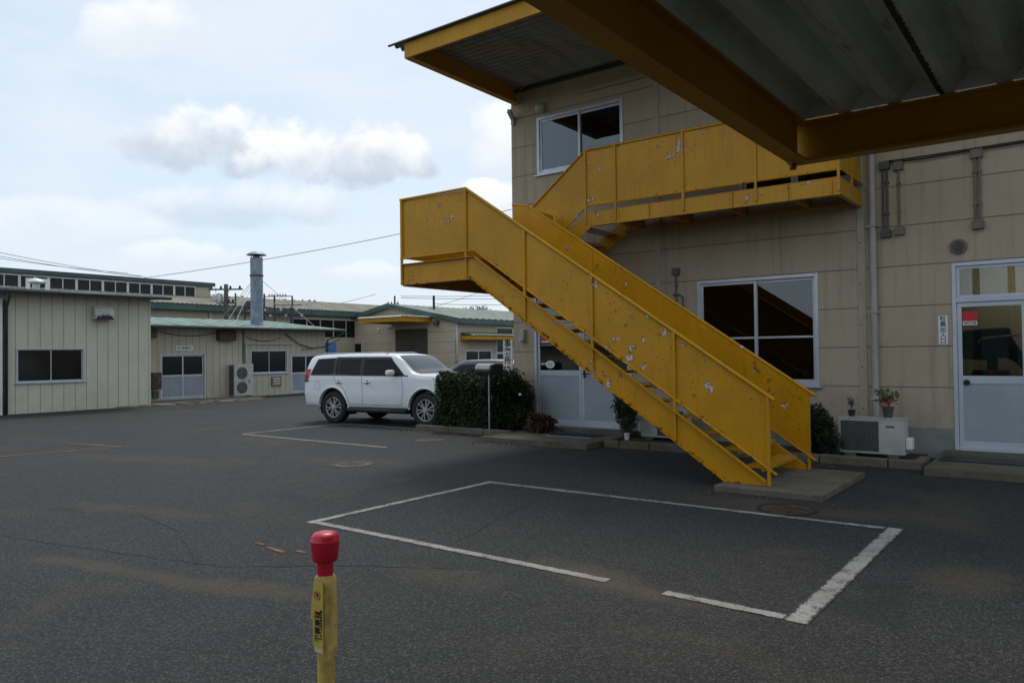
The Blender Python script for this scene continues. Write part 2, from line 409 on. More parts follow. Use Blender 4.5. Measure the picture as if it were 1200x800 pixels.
def thing(name, label, cat, loc=(0,0,0), group=None):
    o = bpy.data.objects.new(name, None); COL.objects.link(o); o.location = loc; o.empty_display_size = .2
    return tag(o, label, cat, group)
def tag(o, label, cat, group=None):
    o['label'] = label; o['category'] = cat
    if group: o['group'] = group
    return o
def struct(o): o['kind'] = 'structure'; return o
def copy_tree(o, parent=None):
    c = o.copy(); COL.objects.link(c)
    if parent: c.parent = parent
    for ch in list(o.children): copy_tree(ch, c)
    return c
def text(name, body, size, loc, rot, mat, parent, depth=.0015, align='CENTER', spacing=1., sx=1.):
    cu = bpy.data.curves.new('lettering', 'FONT'); cu.body = body; cu.size = size; cu.align_x = align; cu.align_y = 'CENTER'
    cu.extrude = depth; cu.space_line = spacing; cu.offset = size*.02
    to = bpy.data.objects.new('lettering', cu); COL.objects.link(to)
    dg = bpy.context.evaluated_depsgraph_get(); me = bpy.data.meshes.new_from_object(to.evaluated_get(dg)); me.name = name
    bpy.data.objects.remove(to); bpy.data.curves.remove(cu)
    off = world_off(parent) if parent else Vector((0,0,0))
    me.transform(Matrix.Translation(Vector(loc)-off) @ rot.to_4x4() @ Matrix.Diagonal((sx,1,1,1)))
    me.materials.clear(); me.materials.append(M[mat])
    o = bpy.data.objects.new(name, me); COL.objects.link(o); o.parent = parent; return o
FRONT = Matrix.Rotation(R(90), 3, 'X')                        # reads from -Y
EAST = Matrix.Rotation(R(90), 3, 'Z') @ FRONT                 # reads from +X

# ------------------------------------------------------------------ ground and markings
GX = [-600, -70, -35, -20, -12, -6, 0, 6, 40, 600]
g = MB().add([(-900,-300,0),(900,-300,0),(900,1200,0),(-900,1200,0)], [(0,1,2,3)])
struct(g.build('ground', 'asphalt'))
def sheet(name, quads, mat, z=.004):
    b = MB()
    for q in quads: b.add([(x,y,z) for x,y in q], [tuple(range(len(q)))])
    o = struct(b.build(name, mat, normals=False)); lay = o.data.uv_layers.new(name='UVMap')
    for i, lp in enumerate(lay.data): lp.uv = (0, 0 if i % 4 < 2 else 1)
    return o
def lineq(x0,y0,x1,y1,w):
    d = Vector((x1-x0,y1-y0)).normalized()*w/2; n = Vector((-d.y,d.x))
    return [(x0-n.x,y0-n.y),(x1-n.x,y1-n.y),(x1+n.x,y1+n.y),(x0+n.x,y0+n.y)]
sheet('parking_bay_lines', [lineq(-6.40,4.97,-6.40,7.99,.12), lineq(-6.335,5.03,-2.90,4.985,.115), lineq(-2.43,4.965,-1.585,4.95,.115), lineq(-1.50,4.89,-1.50,8.0,.16)], 'linewhite')
sheet('parking_bay_back_line', [lineq(-6.335,7.93,-1.585,7.95,.125)], 'linefade')
sheet('far_parking_bay_lines', [lineq(-15.0,9.87,-10.42,9.87,.10), lineq(-15.05,9.93,-15.05,12.78,.10), lineq(-15.0,12.74,-11.2,12.74,.10)], 'linewhite')
sheet('orange_paint_marks', [lineq(-6.15,4.17,-5.98,4.16,.045), lineq(-5.90,4.13,-5.62,4.10,.06), lineq(-5.58,4.20,-5.45,4.20,.05)], 'lineorange')
sheet('faded_orange_lines', [lineq(-15.6,4.3,-14.9,7.3,.12), lineq(-16.6,6.9,-14.96,7.2,.12)], 'linegone')
def seam(pts, w=.014):
    qs = []
    out = []
    for i in range(len(pts)-1):
        a, b = Vector(pts[i]), Vector(pts[i+1]); n = max(2, int((b-a).length/.12))
        for k in range(n): out.append(a.lerp(b, k/n) + Vector((random.gauss(0,.012), random.gauss(0,.012))))
    out.append(Vector(pts[-1]))
    for i in range(len(out)-1):
        ww = w*random.uniform(.35,1.15); qs.append(lineq(out[i].x,out[i].y,out[i+1].x,out[i+1].y,ww))
    return qs
sheet('asphalt_seam', seam([(-4.0,4.6),(-4.9,4.1),(-5.6,3.55),(-6.6,3.3),(-9.0,2.8)]) + seam([(-5.9,3.45),(-7.2,4.0),(-8.4,4.2)], .010)
      + seam([(-6.0,8.4),(-5.2,7.4),(-4.9,6.2),(-4.6,5.2)], .009), 'crack', .0025)
sheet('far_asphalt_seam', seam([(-21.5,3.2),(-18.8,8.6),(-17.5,12.2),(-16.6,14.5)], .035) + seam([(-14.8,8.2),(-16.5,6.0),(-17.8,3.0)], .03) + seam([(-12.0,8.6),(-10.2,6.9),(-9.9,6.0)], .016), 'crack', .0025)
# concrete slab, kerbs and entrance platforms
def cbox(name, x0,y0,z0,x1,y1,z1, mat='concrete', bev=.006):
    return struct(MB().box(x0,y0,z0,x1,y1,z1).build(name, mat, bevel=bev))
cbox('stair_foundation_slab', -3.70,8.95,-.05,-2.42,10.98,.07)
cbox('entrance_platform', -9.55,11.55,-.05,-7.12,13.14,.10)
cbox('entrance_door_step', -9.62,13.14,-.05,-7.1,13.7,.17)
cbox('side_door_platform', -1.82,11.62,-.05,2.5,13.1,.10)
cbox('side_door_step', -1.80,13.1,-.05,2.5,13.7,.15)
kx = [-7.08,-6.75,-6.15,-5.2,-4.25,-3.3,-2.35,-1.9]
kb = MB()
for a, b_ in zip(kx[:-1], kx[1:]): kb.box(a+.006, 12.06+random.uniform(-.01,.01), -.05, b_-.006, 12.2, .125+random.uniform(-.006,.006))
kb.box(-2.04,12.206,-.05,-1.9,12.75,.12)
struct(kb.build('kerb_stones', 'kerb', bevel=.02))
struct(MB().box(-7.08,12.203,-.05,-2.05,13.49,.06).build('flower_bed', 'soil'))
kb = MB(); kb.box(-12.3,12.55,-.05,-11.3,12.68,.12); kb.box(-11.29,12.55,-.05,-10.3,12.68,.12); kb.box(-10.29,12.55,-.05,-9.58,12.68,.12)
struct(kb.build('hedge_kerb', 'kerb', bevel=.02))
struct(MB().box(-12.3,12.682,-.05,-9.57,14.6,.08).build('hedge_bed', 'soil'))
# rough concrete strip before the sheds
bm_ = MB()
for i in range(26):
    y = 13.0+random.uniform(0,5.2); x = -26.75+random.uniform(-.5,.6); s_ = random.uniform(.12,.4)
    pts = [(x+s_*math.cos(a)*random.uniform(.6,1.1)*.6, y+s_*math.sin(a)*random.uniform(.7,1.2)) for a in np.linspace(0, 2*math.pi, 8)[:-1]]
    bm_.prism(pts, 'z', 0.001, random.uniform(.02,.06))
struct(bm_.build('broken_concrete_edge', 'rubble'))
cbox('shed_apron', -28.95,14.05,-.05,-27.2,19.0,.05, 'concrete', .03)

# manhole covers
def manhole(x, y, r, label, mat):
    t = thing('manhole_cover', label, 'manhole cover', (x,y,0))
    MB().lathe([(r*1.16,-.02),(r*1.16,.008),(r*1.04,.010),(r*1.04,-.02)], (x,y,0), 40).build('rim', 'crack' if mat == 'irondark' else 'iron', t)
    b = MB().lathe([(r,-.02),(r,.007),(r*.93,.009)], (x,y,0), 40)
    for i in range(-4,5):
        for j in range(-4,5):
            if (i*i+j*j) < 16: b.box(x+i*r*.2-.02, y+j*r*.2-.02, .009, x+i*r*.2+.02, y+j*r*.2+.02, .013)
    b.build('lid', mat, t)
M['iron'] = plain('worn cast iron', (.075, .062, .05), .7, .4, .4, 9, .3)
M['irondark'] = plain('rusty cast iron', (.05, .035, .026), .8, .2, .5, 7, .4)
manhole(-9.26, 8.04, .27, 'round iron manhole cover between the two parking bays', 'iron')
manhole(-2.62, 8.32, .27, 'rusty round manhole cover just in front of the stair slab', 'irondark')
manhole(-10.6, 11.2, .25, 'dark round manhole cover in front of the hedge kerb', 'iron')

# ------------------------------------------------------------------ wall with holes helper
def holed_wall(plane, c, depth, u0, u1, z0, z1, holes):
    """plane 'y': wall face at y=c running along x; plane 'x': face at x=c running along y. solid thickness depth, holes (ua,ub,za,zb)"""
    b = MB()
    us = sorted({u0,u1,*[h[0] for h in holes],*[h[1] for h in holes]}); zs = sorted({z0,z1,*[h[2] for h in holes],*[h[3] for h in holes]})
    us = [u for u in us if u0 <= u <= u1]; zs = [z for z in zs if z0 <= z <= z1]
    solid = lambda i, j: 0 <= i < len(us)-1 and 0 <= j < len(zs)-1 and not any(h[0] <= (us[i]+us[i+1])/2 <= h[1] and h[2] <= (zs[j]+zs[j+1])/2 <= h[3] for h in holes)
    def P(u, w, z): return (u, c+w, z) if plane == 'y' else (c-w, u, z)
    for i in range(len(us)-1):
        for j in range(len(zs)-1):
            if not solid(i, j): continue
            a, b2, p, q = us[i], us[i+1], zs[j], zs[j+1]
            b.add([P(a,0,p),P(b2,0,p),P(b2,0,q),P(a,0,q)], [(0,1,2,3)])
            b.add([P(a,depth,p),P(b2,depth,p),P(b2,depth,q),P(a,depth,q)], [(3,2,1,0)])
            for di, dj, e in ((-1,0,((a,p),(a,q))),(1,0,((b2,p),(b2,q))),(0,-1,((a,p),(b2,p))),(0,1,((a,q),(b2,q)))):
                if not solid(i+di, j+dj):
                    (ua,za),(ub,zb) = e; b.add([P(ua,0,za),P(ub,0,zb),P(ub,depth,zb),P(ua,depth,za)], [(0,1,2,3)])
    return b
def frame(plane, c, u0, u1, z0, z1, w, d, out=.02):
    b = MB()
    def bx(a, p, b2, q):
        if plane == 'y': b.box(a, c-out, p, b2, c-out+d, q)
        else: b.box(c+out, a, p, c+out-d, b2, q)
    bx(u0, z0, u0+w, z1); bx(u1-w, z0, u1, z1); bx(u0+w, z0, u1-w, z0+w); bx(u0+w, z1-w, u1-w, z1)
    return b
def pane(plane, c, u0, u1, z0, z1, w, th=.006):
    return MB().box(u0, c+w, z0, u1, c+w+th, z1) if plane == 'y' else MB().box(c-w, u0, z0, c-w-th, u1, z1)
def sliding_window(parent, plane, c, u0, u1, z0, z1, fmat='alu', gmat='glass', w=.05, mids=(), d=.12, sill=True):
    fr = frame(plane, c, u0, u1, z0, z1, w, d).build('window', fmat, parent, bevel=.004)
    um = (u0+u1)/2
    s1 = frame(plane, c, u0+w, um+w*.4, z0+w, z1-w, w*.8, .03, -.015); s2 = frame(plane, c, um-w*.4, u1-w, z0+w, z1-w, w*.8, .03, -.05)
    s1.v += []; k = len(s1.v); s1.add(s2.v, s2.f)
    for zm in mids:
        if plane == 'y': s1.box(u0+w*1.8, c+.016, zm, um-w*.4, c+.044, zm+.035); s1.box(um+w*.4, c+.051, zm, u1-w*1.8, c+.079, zm+.035)
    s1.build('sash', fmat, fr, bevel=.003)
    p = pane(plane, c, u0+w*1.8, um-w*.4, z0+w*1.8, z1-w*1.8, .028)
    q = pane(plane, c, um+w*.4, u1-w*1.8, z0+w*1.8, z1-w*1.8, .062)
    p.add(q.v, q.f); p.build('pane', gmat, fr)
    if sill:
        b = MB()
        if plane == 'y': b.box(u0-.05, c-.06, z0-.03, u1+.05, c+.02, z0-.003)
        else: b.box(c+.06, u0-.05, z0-.03, c-.02, u1+.05, z0-.003)
        b.build('sill', fmat, fr, bevel=.004)
    return fr

# ------------------------------------------------------------------ main office building
WY = 13.5
off = thing('office_building', 'beige two storey office building behind the yellow outdoor staircase', 'building', (-3,WY,0))
DL = (-9.60,-7.24,.17,2.95); W2 = (-5.84,-3.66,1.10,3.03); DR = (-1.67,.15,.15,3.03); W1 = (-9.47,-7.36,5.57,6.82); DU = (-5.0,-3.05,4.36,6.5)
holed_wall('y', WY, .18, -10.17, 5.0, .47, 7.75, [DL,W2,DR,W1,DU]).build('front_wall', 'wall', off)
b = MB(); b.box(-10.19,13.485,0,-9.60,13.68,.468); b.box(-7.24,13.485,0,-1.67,13.68,.468); b.box(.15,13.485,0,5.02,13.68,.468)
b.build('plinth', 'plinth', off, bevel=.006)
b = MB(); b.box(-10.17,13.682,.0,-10.0,26,7.75); b.box(4.85,13.682,0,5.0,26,7.75); b.box(-10.17,26.002,0,5.0,26.2,7.75)
b.build('side_wall', 'wall', off)
MB().box(-10.25,13.45,7.753,5.1,26.3,7.95).build('roof', 'slate', off)
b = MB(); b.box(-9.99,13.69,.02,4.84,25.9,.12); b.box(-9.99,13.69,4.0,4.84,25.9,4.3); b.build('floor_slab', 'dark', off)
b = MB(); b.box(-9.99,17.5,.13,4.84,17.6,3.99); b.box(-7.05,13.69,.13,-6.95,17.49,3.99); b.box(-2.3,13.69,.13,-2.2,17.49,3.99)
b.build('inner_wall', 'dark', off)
b = MB().box(-1.95,14.7,.13,1.5,14.8,3.2); b.build('lobby_wall', 'beigeroom', off)
for x in (-6.64,-2.96,1.0): jc = MB().box(x-.06,13.482,.475,x+.06,13.499,7.74).build('joint_cover', 'trim', off, bevel=.004)
for k in range(6): MB().lathe([(.014,-.007),(.014,0)], (-2.98,13.482,.75+k*.68), 8, 'y').build('bolt', 'conduit', off)
b = MB().tube([(-2.77,13.42,.12),(-2.77,13.42,7.4)], .055, 14); b.build('downpipe', 'trimgrey', off, 'a')
for z in (.9,2.3,3.7,5.1): MB().box(-2.84,13.36,z,-2.70,13.498,z+.03).build('pipe_clip', 'trimgrey', off)
sliding_window(off, 'y', WY, *W2, mids=(1.93,), w=.06)
w1 = sliding_window(off, 'y', WY, *W1, w=.06)
MB().box(-9.38,13.64,5.6,-8.45,13.655,6.78).build('curtain', 'curtain', w1)
MB().box(-8.35,13.41,7.10,-6.72,13.498,7.17).build('cable_duct', 'trim', off, bevel=.006)
# left double entrance door
def alu_door(parent, x0, x1, z0, ztop, leaves, ztr, rail, name, glass='glass', fm='alulight', pm='alupanel'):
    fr = frame('y', WY, x0, x1, z0, ztop, .055, .14, .015)
    fr.box(x0+.055, WY-.012, ztr, x1-.055, WY+.12, ztr+.06)
    d = fr.build(name, fm, parent, bevel=.004)
    s = MB(); p = MB(); gl = MB()
    for a, b2 in leaves:
        w = .06
        for (q0,q1,r0_,r1_) in ((a,a+w,z0+.056,ztr-.004),(b2-w,b2,z0+.056,ztr-.004),(a+w,b2-w,z0+.056,z0+.14),(a+w,b2-w,ztr-.074,ztr-.004),(a+w,b2-w,rail-.05,rail+.07)):
            s.box(q0, WY+.02, r0_, q1, WY+.055, r1_)
        p.box(a+w, WY+.03, z0+.14, b2-w, WY+.045, rail-.05)
        gl.box(a+w, WY+.034, rail+.07, b2-w, WY+.040, ztr-.074)
    gl.box(x0+.10, WY+.034, ztr+.10, x1-.10, WY+.04, ztop-.10)
    f2 = frame('y', WY, x0+.056, x1-.056, ztr+.062, ztop-.056, .045, .04, -.02); s.add(f2.v, f2.f)
    s.build('leaf_frame', fm, d, bevel=.003); p.build('lower_panel', pm, d); gl.build('pane', glass, d)
    return d
dl = alu_door(off, *DL[:2], DL[2], DL[3], ((-9.54,-8.43),(-8.425,-7.30)), 2.36, 1.28, 'entrance_door')
b = MB(); b.box(-8.36,WY-.035,1.27,-8.18,WY-.015,1.295); b.box(-8.375,WY-.035,1.265,-8.345,WY+.02,1.30); b.box(-8.38,WY+.006,1.2,-8.33,WY+.02,1.36)
b.build('handle', 'black', dl, bevel=.004)
dr = alu_door(off, *DR[:2], DR[2], DR[3], ((-1.61,-.72),(-.715,.09)), 2.42, 1.22, 'side_door')
b = MB(); b.lathe([(.045,-.016),(.045,0),(.03,.005)], (-1.50,WY+.02,1.19), 20, 'y'); b.box(-1.53,WY-.01,1.18,-1.46,WY+.005,1.20)
b.build('door_lock', 'black', dr, 'a')
du = alu_door(off, *DU[:2], DU[2], DU[3], ((-4.94,-4.03),(-4.025,-3.11)), 6.2, 4.56, 'upper_door')
# stickers
def sticker(nm, x0, x1, z0, z1, mat, parent, y=WY+.028): return MB().box(x0, y, z0, x1, y+.004, z1).build(nm, mat, parent)
st = sticker('red_sticker', -1.535, -1.345, 2.13, 2.27, 'redsign', dr); sticker('sticker_strip', -1.535, -1.345, 2.065, 2.127, 'paper', st)
text('lettering', 'SECOM', .05, (-1.44,WY+.027,2.096), FRONT, 'ink', st)
st = sticker('heart_sticker', -9.46, -9.14, 1.98, 2.30, 'redsign', dl)
b = MB(); hp = [(.078*16*math.sin(a)**3/16, .078*(13*math.cos(a)-5*math.cos(2*a)-2*math.cos(3*a)-math.cos(4*a))/16) for a in np.linspace(0,2*math.pi,29)[:-1]]
b.prism([(-9.31+x, 2.08+z) for x, z in hp], 'y', WY+.0255, WY+.0275); b.build('heart_mark', 'paper', st)
text('lettering', 'SECOM', .085, (-9.30,WY+.027,2.235), FRONT, 'paper', st); text('lettering', 'AED', .055, (-9.30,WY+.027,2.165), FRONT, 'paper', st)
sticker('sticker_strip', -9.44, -9.16, 1.945, 1.978, 'paper', st)
b = MB(); b.prism([(-9.22+.115*math.cos(a), 1.475+.085*math.sin(a)) for a in np.linspace(0,2*math.pi,25)[:-1]], 'y', WY+.028, WY+.032)
st = b.build('oval_sticker', 'paper', dl); b = MB()
b.prism([(-9.22+.06*math.cos(a), 1.475+.03*math.sin(a)) for a in np.linspace(.3,2*math.pi-.6,17)]+[(-9.22+.045*math.cos(a), 1.475+.02*math.sin(a)) for a in np.linspace(2*math.pi-.6,.3,17)], 'y', WY+.0255, WY+.0275)
b.build('oval_mark', 'inkgrey', st)
sticker('notice', -8.0, -7.72, 1.95, 2.25, 'paper', dl)
# the lobby behind the side door is lit by its own ceiling lamp
ml = bpy.data.materials.new('lit lamp diffuser'); ml.use_nodes = True; ml.node_tree.nodes['Principled BSDF'].inputs['Emission Color'].default_value = (1,.93,.8,1); ml.node_tree.nodes['Principled BSDF'].inputs['Emission Strength'].default_value = 9.; M['lamp'] = ml
MB().box(-1.4,13.85,3.12,.4,14.0,3.17).build('ceiling_lamp', 'lamp', off)
# dark things seen behind the side door glass
cv = thing('covered_machine', 'black covered machine standing behind the side door glass', 'machine', (-.9,14.25,.13))
b = MB(); b.prism([(-1.75,1.55),(-1.75,1.98),(-1.35,2.02),(-.98,2.03),(-.94,1.84),(-.86,1.70),(-.74,1.52),(-.68,1.36),(-.80,1.34),(-.92,1.50),(-1.05,1.56),(-1.3,1.52)], 'y', 14.1, 14.35)
b.box(-1.5,14.15,.13,-1.0,14.5,1.36); b.box(-1.3,14.2,1.36,-1.15,14.3,1.55); b.build('cover', 'black', cv, bevel=.03)
MB().tube([(-1.4,14.07,1.80),(-1.34,14.05,1.86),(-.85,14.05,1.91)], .018, 8).build('pale_bar', 'offwhite', cv, 'a')
# round vent, lamp, camera, conduits
b = MB().lathe([(.10,-.05),(.115,-.045),(.12,-.01),(.12,0)], (-1.57,WY,3.28), 28, 'y'); rv = b.build('round_vent', 'conduit', off, 'a')
b = MB()
for k in range(-3,4):
    h = math.sqrt(max(0,.085**2-(k*.024)**2)); b.box(-1.57-h, WY-.062, 3.28+k*.024-.005, -1.57+h, WY-.051, 3.28+k*.024+.005)
b.build('vent_slat', 'darkbox', rv)
lp = MB().lathe([(.035,-.17),(.09,-.145),(.115,-.10),(.115,-.05),(.10,-.045),(.10,0)], (-9.33,WY,7.0), 24, 'y').build('round_lamp', 'offwhite', off, 'a')
b = MB(); b.box(-9.95,WY-.10,1.98,-9.83,WY,2.24); b.lathe([(.05,-.03),(.055,.02),(.045,.05)], (-9.89,WY-.10,1.98), 14, 'z'); b.build('door_sensor', 'offwhite', off, bevel=.01)
b = MB(); b.bar((-10.02,WY-.28,7.03),(-10.1,WY-.02,6.92),.09,.09); b.box(-10.14,WY-.06,6.78,-10.06,WY,6.95); b.build('security_camera', 'offwhite', off, bevel=.01)
def conduit(x, zt, zb, n, mat, bw=.13):
    b = MB()
    for k in range(n):
        xx = x+(k-(n-1)/2)*.06; b.tube([(xx,WY-.035,zb),(xx,WY-.035,zt)], .018, 8)
        for z in (zb+.25,zt-.22): b.box(xx-.03,WY-.055,z,xx+.03,WY-.001,z+.02)
    b.box(x-bw/2,WY-.08,zt,x+bw/2,WY-.001,zt+.13); b.box(x-bw/2,WY-.08,zb-.12,x+bw/2,WY-.001,zb)
    return b.build('conduit', mat, off)
conduit(-2.58,4.62,3.64,2,'darkbox',.15); conduit(-2.38,4.58,3.66,1,'conduit',.14); conduit(-1.30,4.60,3.64,2,'conduit',.16)
for nm in ('conduit.001','conduit.002'):
    o = bpy.data.objects.get(nm)
b = MB(); b.tube([(-2.55,WY-.05,4.72),(-2.0,WY-.06,4.70),(-1.35,WY-.05,4.72),(-.6,WY-.06,4.72),(2,WY-.05,4.75)], .013, 6); b.tube([(-2.55,WY-.03,4.75),(-2.0,WY-.03,4.745),(-1.35,WY-.03,4.75),(-.6,WY-.03,4.76),(2,WY-.03,4.79)], .010, 6)
b.build('wall_cable', 'black', off)
conduit(-6.25,3.18,2.3,1,'inkgrey',.13)
b = MB(); b.tube([(-6.12,WY-.03,1.9),(-6.12,WY-.03,2.75),(-6.2,WY-.03,2.8),(-6.32,WY-.03,2.8)], .014, 6); b.build('wall_pipe', 'darkbox', off)
# signs
sg = thing('wall_sign', 'small white vertical sign with blue characters left of the side door', 'sign', (-1.80,WY,2.0))
MB().box(-1.865,WY-.008,1.775,-1.735,WY-.001,2.225).build('board', 'paper', sg, bevel=.002)
text('lettering', '社\n員\n出\n入\n口', .088, (-1.80,WY-.0095,2.0), FRONT, 'blue', sg, .001, 'CENTER', 1.0)
sg = thing('office_sign', 'white vertical office sign on the building corner behind the hedge', 'sign', (-10.33,WY,1.7))
MB().box(-10.45,WY-.03,1.33,-10.19,WY-.0,2.02).build('board', 'paper', sg, bevel=.004)
text('lettering', '事\n務\n所', .19, (-10.32,WY-.0315,1.745), FRONT, 'ink', sg, .001, 'CENTER', 1.0)
b = MB(); b.prism([(-10.44,1.435),(-10.32,1.435),(-10.32,1.46),(-10.25,1.425),(-10.32,1.40),(-10.32,1.415),(-10.44,1.415)], 'y', WY-.034, WY-.031); b.build('red_arrow', 'redsign', sg)
for z in (1.42,1.86): MB().box(-10.19,WY-.02,z,-10.172,WY-.0,z+.04).build('bracket', 'steel', sg)

# ------------------------------------------------------------------ eave canopy on the office building (far, high)
ec = thing('roof_canopy', 'yellow framed roof canopy projecting high from the office wall', 'canopy', (-4,WY,7.3))
b = MB()
def ibeam_y(b, x, y0, y1, z0, z1, fw_=.12, tw=.012, tf=.014):
    b.box(x-fw_/2,y0,z0,x+fw_/2,y1,z0+tf); b.box(x-fw_/2,y0,z1-tf,x+fw_/2,y1,z1); b.box(x-tw/2,y0,z0+tf,x+tw/2,y1,z1-tf)
def ibeam_x(b, y, x0, x1, z0, z1, fw_=.12, tw=.012, tf=.014):
    b.box(x0,y-fw_/2,z0,x1,y+fw_/2,z0+tf); b.box(x0,y-fw_/2,z1-tf,x1,y+fw_/2,z1); b.box(x0,y-tw/2,z0+tf,x1,y+tw/2,z1-tf)
for x in (-10.0,-5.9,-1.8,2.3):
    b = MB(); z0a, z0b = 7.25, 7.20
    b.prism([(10.16,7.25),(10.5,7.25),(13.49,7.24),(13.49,7.53),(10.16,7.53)], 'x', x-.007, x+.007)
    b.prism([(10.12,7.235),(13.49,7.225),(13.49,7.239),(10.12,7.249)], 'x', x-.08, x+.08); b.box(x-.08,10.16,7.531,x+.08,13.49,7.545)
    b.build('cantilever_beam', 'ybeam', ec)
b = MB(); b.box(-10.09,10.10,7.25,3.0,10.112,7.53); b.box(-10.09,10.112,7.25,3.0,10.155,7.262); b.box(-10.09,10.112,7.518,3.0,10.155,7.53)
b.build('front_fascia', 'ybeam', ec)
b = MB()
n = 84
prof = []
for k in range(n+1):
    y = 10.05+(13.497-10.05)*k/n
    prof.append((y, 7.54+(.055 if k % 4 in (1,2) else 0)))
poly = prof + [(y, z+.006) for y, z in prof[::-1]]
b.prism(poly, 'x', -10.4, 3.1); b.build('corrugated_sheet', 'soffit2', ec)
b = MB(); b.box(-10.45,10.02,7.535,3.2,10.06,7.56); b.build('roof_edge', 'darkedge', ec)
b = MB(); b.box(-10.0,13.40,7.48,3.0,13.498,7.535); b.build('wall_flashing', 'darkedge', ec)
b = MB()
for x0 in (-9.95,-5.85,-1.75):
    b.tube([(x0,10.2,7.44),(x0+4.05,13.45,7.44)], .009, 6); b.tube([(x0,13.45,7.44),(x0+4.05,10.2,7.44)], .009, 6)
b.build('brace_rod', 'ybeam', ec)

# ------------------------------------------------------------------ near canopy above the camera
nc = thing('covered_walkway_roof', 'large dark ribbed canopy on yellow beams overhead at upper right', 'canopy', (0,1,2.79))
XB, YB = -1.32, 4.54
b = MB(); ibeam_y(b, XB, -3.2, YB-.06, 2.79, 3.02, .10, .012); b.build('side_beam', 'ybeam', nc)
b = MB(); ibeam_x(b, YB, XB-.06, 4.2, 2.79, 3.02, .10, .012); b.build('front_beam', 'ybeam', nc)
b = MB(); ibeam_y(b, 4.1, -3.2, YB-.06, 2.79, 3.02, .12, .012); ibeam_x(b, -3.26, XB-.06, 4.2, 2.79, 3.02, .12, .012); b.build('rear_beam', 'ybeam', nc)
prof = []; x = XB-.02; pit = .25
prof.append((x-.06, 3.025))
while x < 4.3:
    prof += [(x, 3.025), (x+.065, 3.025), (x+.135, 3.12), (x+.18, 3.12)]; x += pit
poly = prof + [(px, pz+.004) for px, pz in prof[::-1]]
b = MB()
for i in range(len(prof)-1):
    (xa,za),(xb,zb) = prof[i], prof[i+1]
    b.add([(xa,-3.35,za),(xb,-3.35,zb),(xb,YB+.02,zb),(xa,YB+.02,za)], [(0,1,2,3)])
o = b.build('ribbed_deck', 'soffit', nc, normals=False); sm = o.modifiers.new('sheet', 'SOLIDIFY'); sm.thickness = .004; sm.offset = 1
b = MB(); x = XB-.02
while x < 4.2:
    b.add([(x+.064,YB-.055,3.0245),(x+.1348,YB-.055,3.1205),(x+.1802,YB-.055,3.1205),(x+.2511,YB-.055,3.0245)], [(0,1,2,3)]); x += pit
o = b.build('end_closure', 'white', nc, normals=False); sm = o.modifiers.new('sheet', 'SOLIDIFY'); sm.thickness = .002
MB().tube([(XB-.03,YB-.03,2.755),(XB-.03,YB-.03,2.80)], .02, 8).build('bolt', 'rust', nc)
for x in (XB, 4.1):
    MB().box(x-.05,-3.15,0,x+.05,-3.05,2.788).build('post', 'ybeam', nc)

# ------------------------------------------------------------------ outdoor staircase
sc = thing('outdoor_staircase', 'yellow steel outdoor staircase with solid peeling side panels', 'staircase', (-5,10.5,0))
SY, IY = 9.25, 10.80
def zr(x): return 4.36 if x < -7.89 else 4.36-.669*(x+7.89)
def zb_(x): return 3.355 if x < -7.72 else 3.355-.668*(x+7.72)
def zst(x): return 3.25 if x < -7.70 else 3.25-.686*(x+7.70)
def zsb(x): return 2.90 if x < -7.76 else max(.071, 2.90-.686*(x+7.76))
UVP = lambda fn: (lambda x, y, z: (x, max(0., z-fn(x))))
def panel(y, x0, x1, yth=.004):
    xs = sorted({x0, x1, *[k for k in (-7.89,-7.72) if x0 < k < x1]})
    b = MB(); b.plate(sorted(set(xs) | {float(q) for q in np.arange(x0+.2, x1-.1, .2)}), zb_, lambda x: zr(x)-.02, y, y+yth)
    # finer strips so that the edge rust follows the slope
    b.build('side_panel', 'yellow', sc, uvf=UVP(zb_))
PX = [-9.33,-7.89,-6.74,-5.57,-4.33,-3.11]
for a, b_ in zip(PX[:-1], PX[1:]): panel(SY, a, b_)
for x in PX:
    b = MB(); b.box(x-.02, SY-.035, max(zsb(x)+.004,.071), x+.02, SY-.001, zr(x)-.01); b.build('post', 'yellow', sc, uvf=FARUV, bevel=.003)
IX = [-8.10,-7.73,-6.6,-5.4,-4.2,-3.09]
for a, b_ in zip(IX[:-1], IX[1:]): panel(IY, a, b_)
for x in IX:
    b = MB(); b.box(x-.02, IY+.005, max(zsb(x)+.004,.071), x+.02, IY+.035, zr(x)-.01); b.build('post', 'yellow', sc, uvf=FARUV, bevel=.003)
for y, xs in ((SY-.015,[-9.36,-7.89,-3.03]),(IY+.015,[-8.14,-7.80,-3.0])):
    b = MB().tube([(x, y, zr(x)) for x in xs], .024, 12); b.build('handrail', 'yellow', sc, 'a', uvf=FARUV)
for y, xs in ((SY-.015,[-9.36,-7.72,-3.02]),(IY+.015,[-8.14,-7.72,-3.0])):
    b = MB().tube([(x, y, zb_(x)) for x in xs], .019, 10); b.build('lower_rail', 'yellow', sc, 'a', uvf=lambda x,y,z: (x,.02))
def stringer(y, x0, side):
    b = MB()
    top = [(x, zst(x)) for x in (x0,-7.70,-3.16)] ; bot = [(x, zsb(x)) for x in (-3.64,-7.76,x0)]
    b.plate(sorted({x0,-7.76,-7.70,-3.64,-3.12,*[float(q) for q in np.arange(x0+.15,-3.2,.15)]}), zsb, lambda x: max(zst(x), .075), y, y+.008)
    for pts in ([(x0,0,zst(x0)),(-7.70,0,3.25),(-3.14,0,zst(-3.14))], [(x0,0,2.90),(-7.76,0,2.90),(-3.64,0,.075)]):
        for p, q in zip(pts[:-1], pts[1:]):
            b.bar((p[0],y+.004-side*.03,p[2]), (q[0],y+.004-side*.03,q[2]), .07, .010)
    return b.build('stringer', 'yellow', sc, uvf=UVP(zsb))
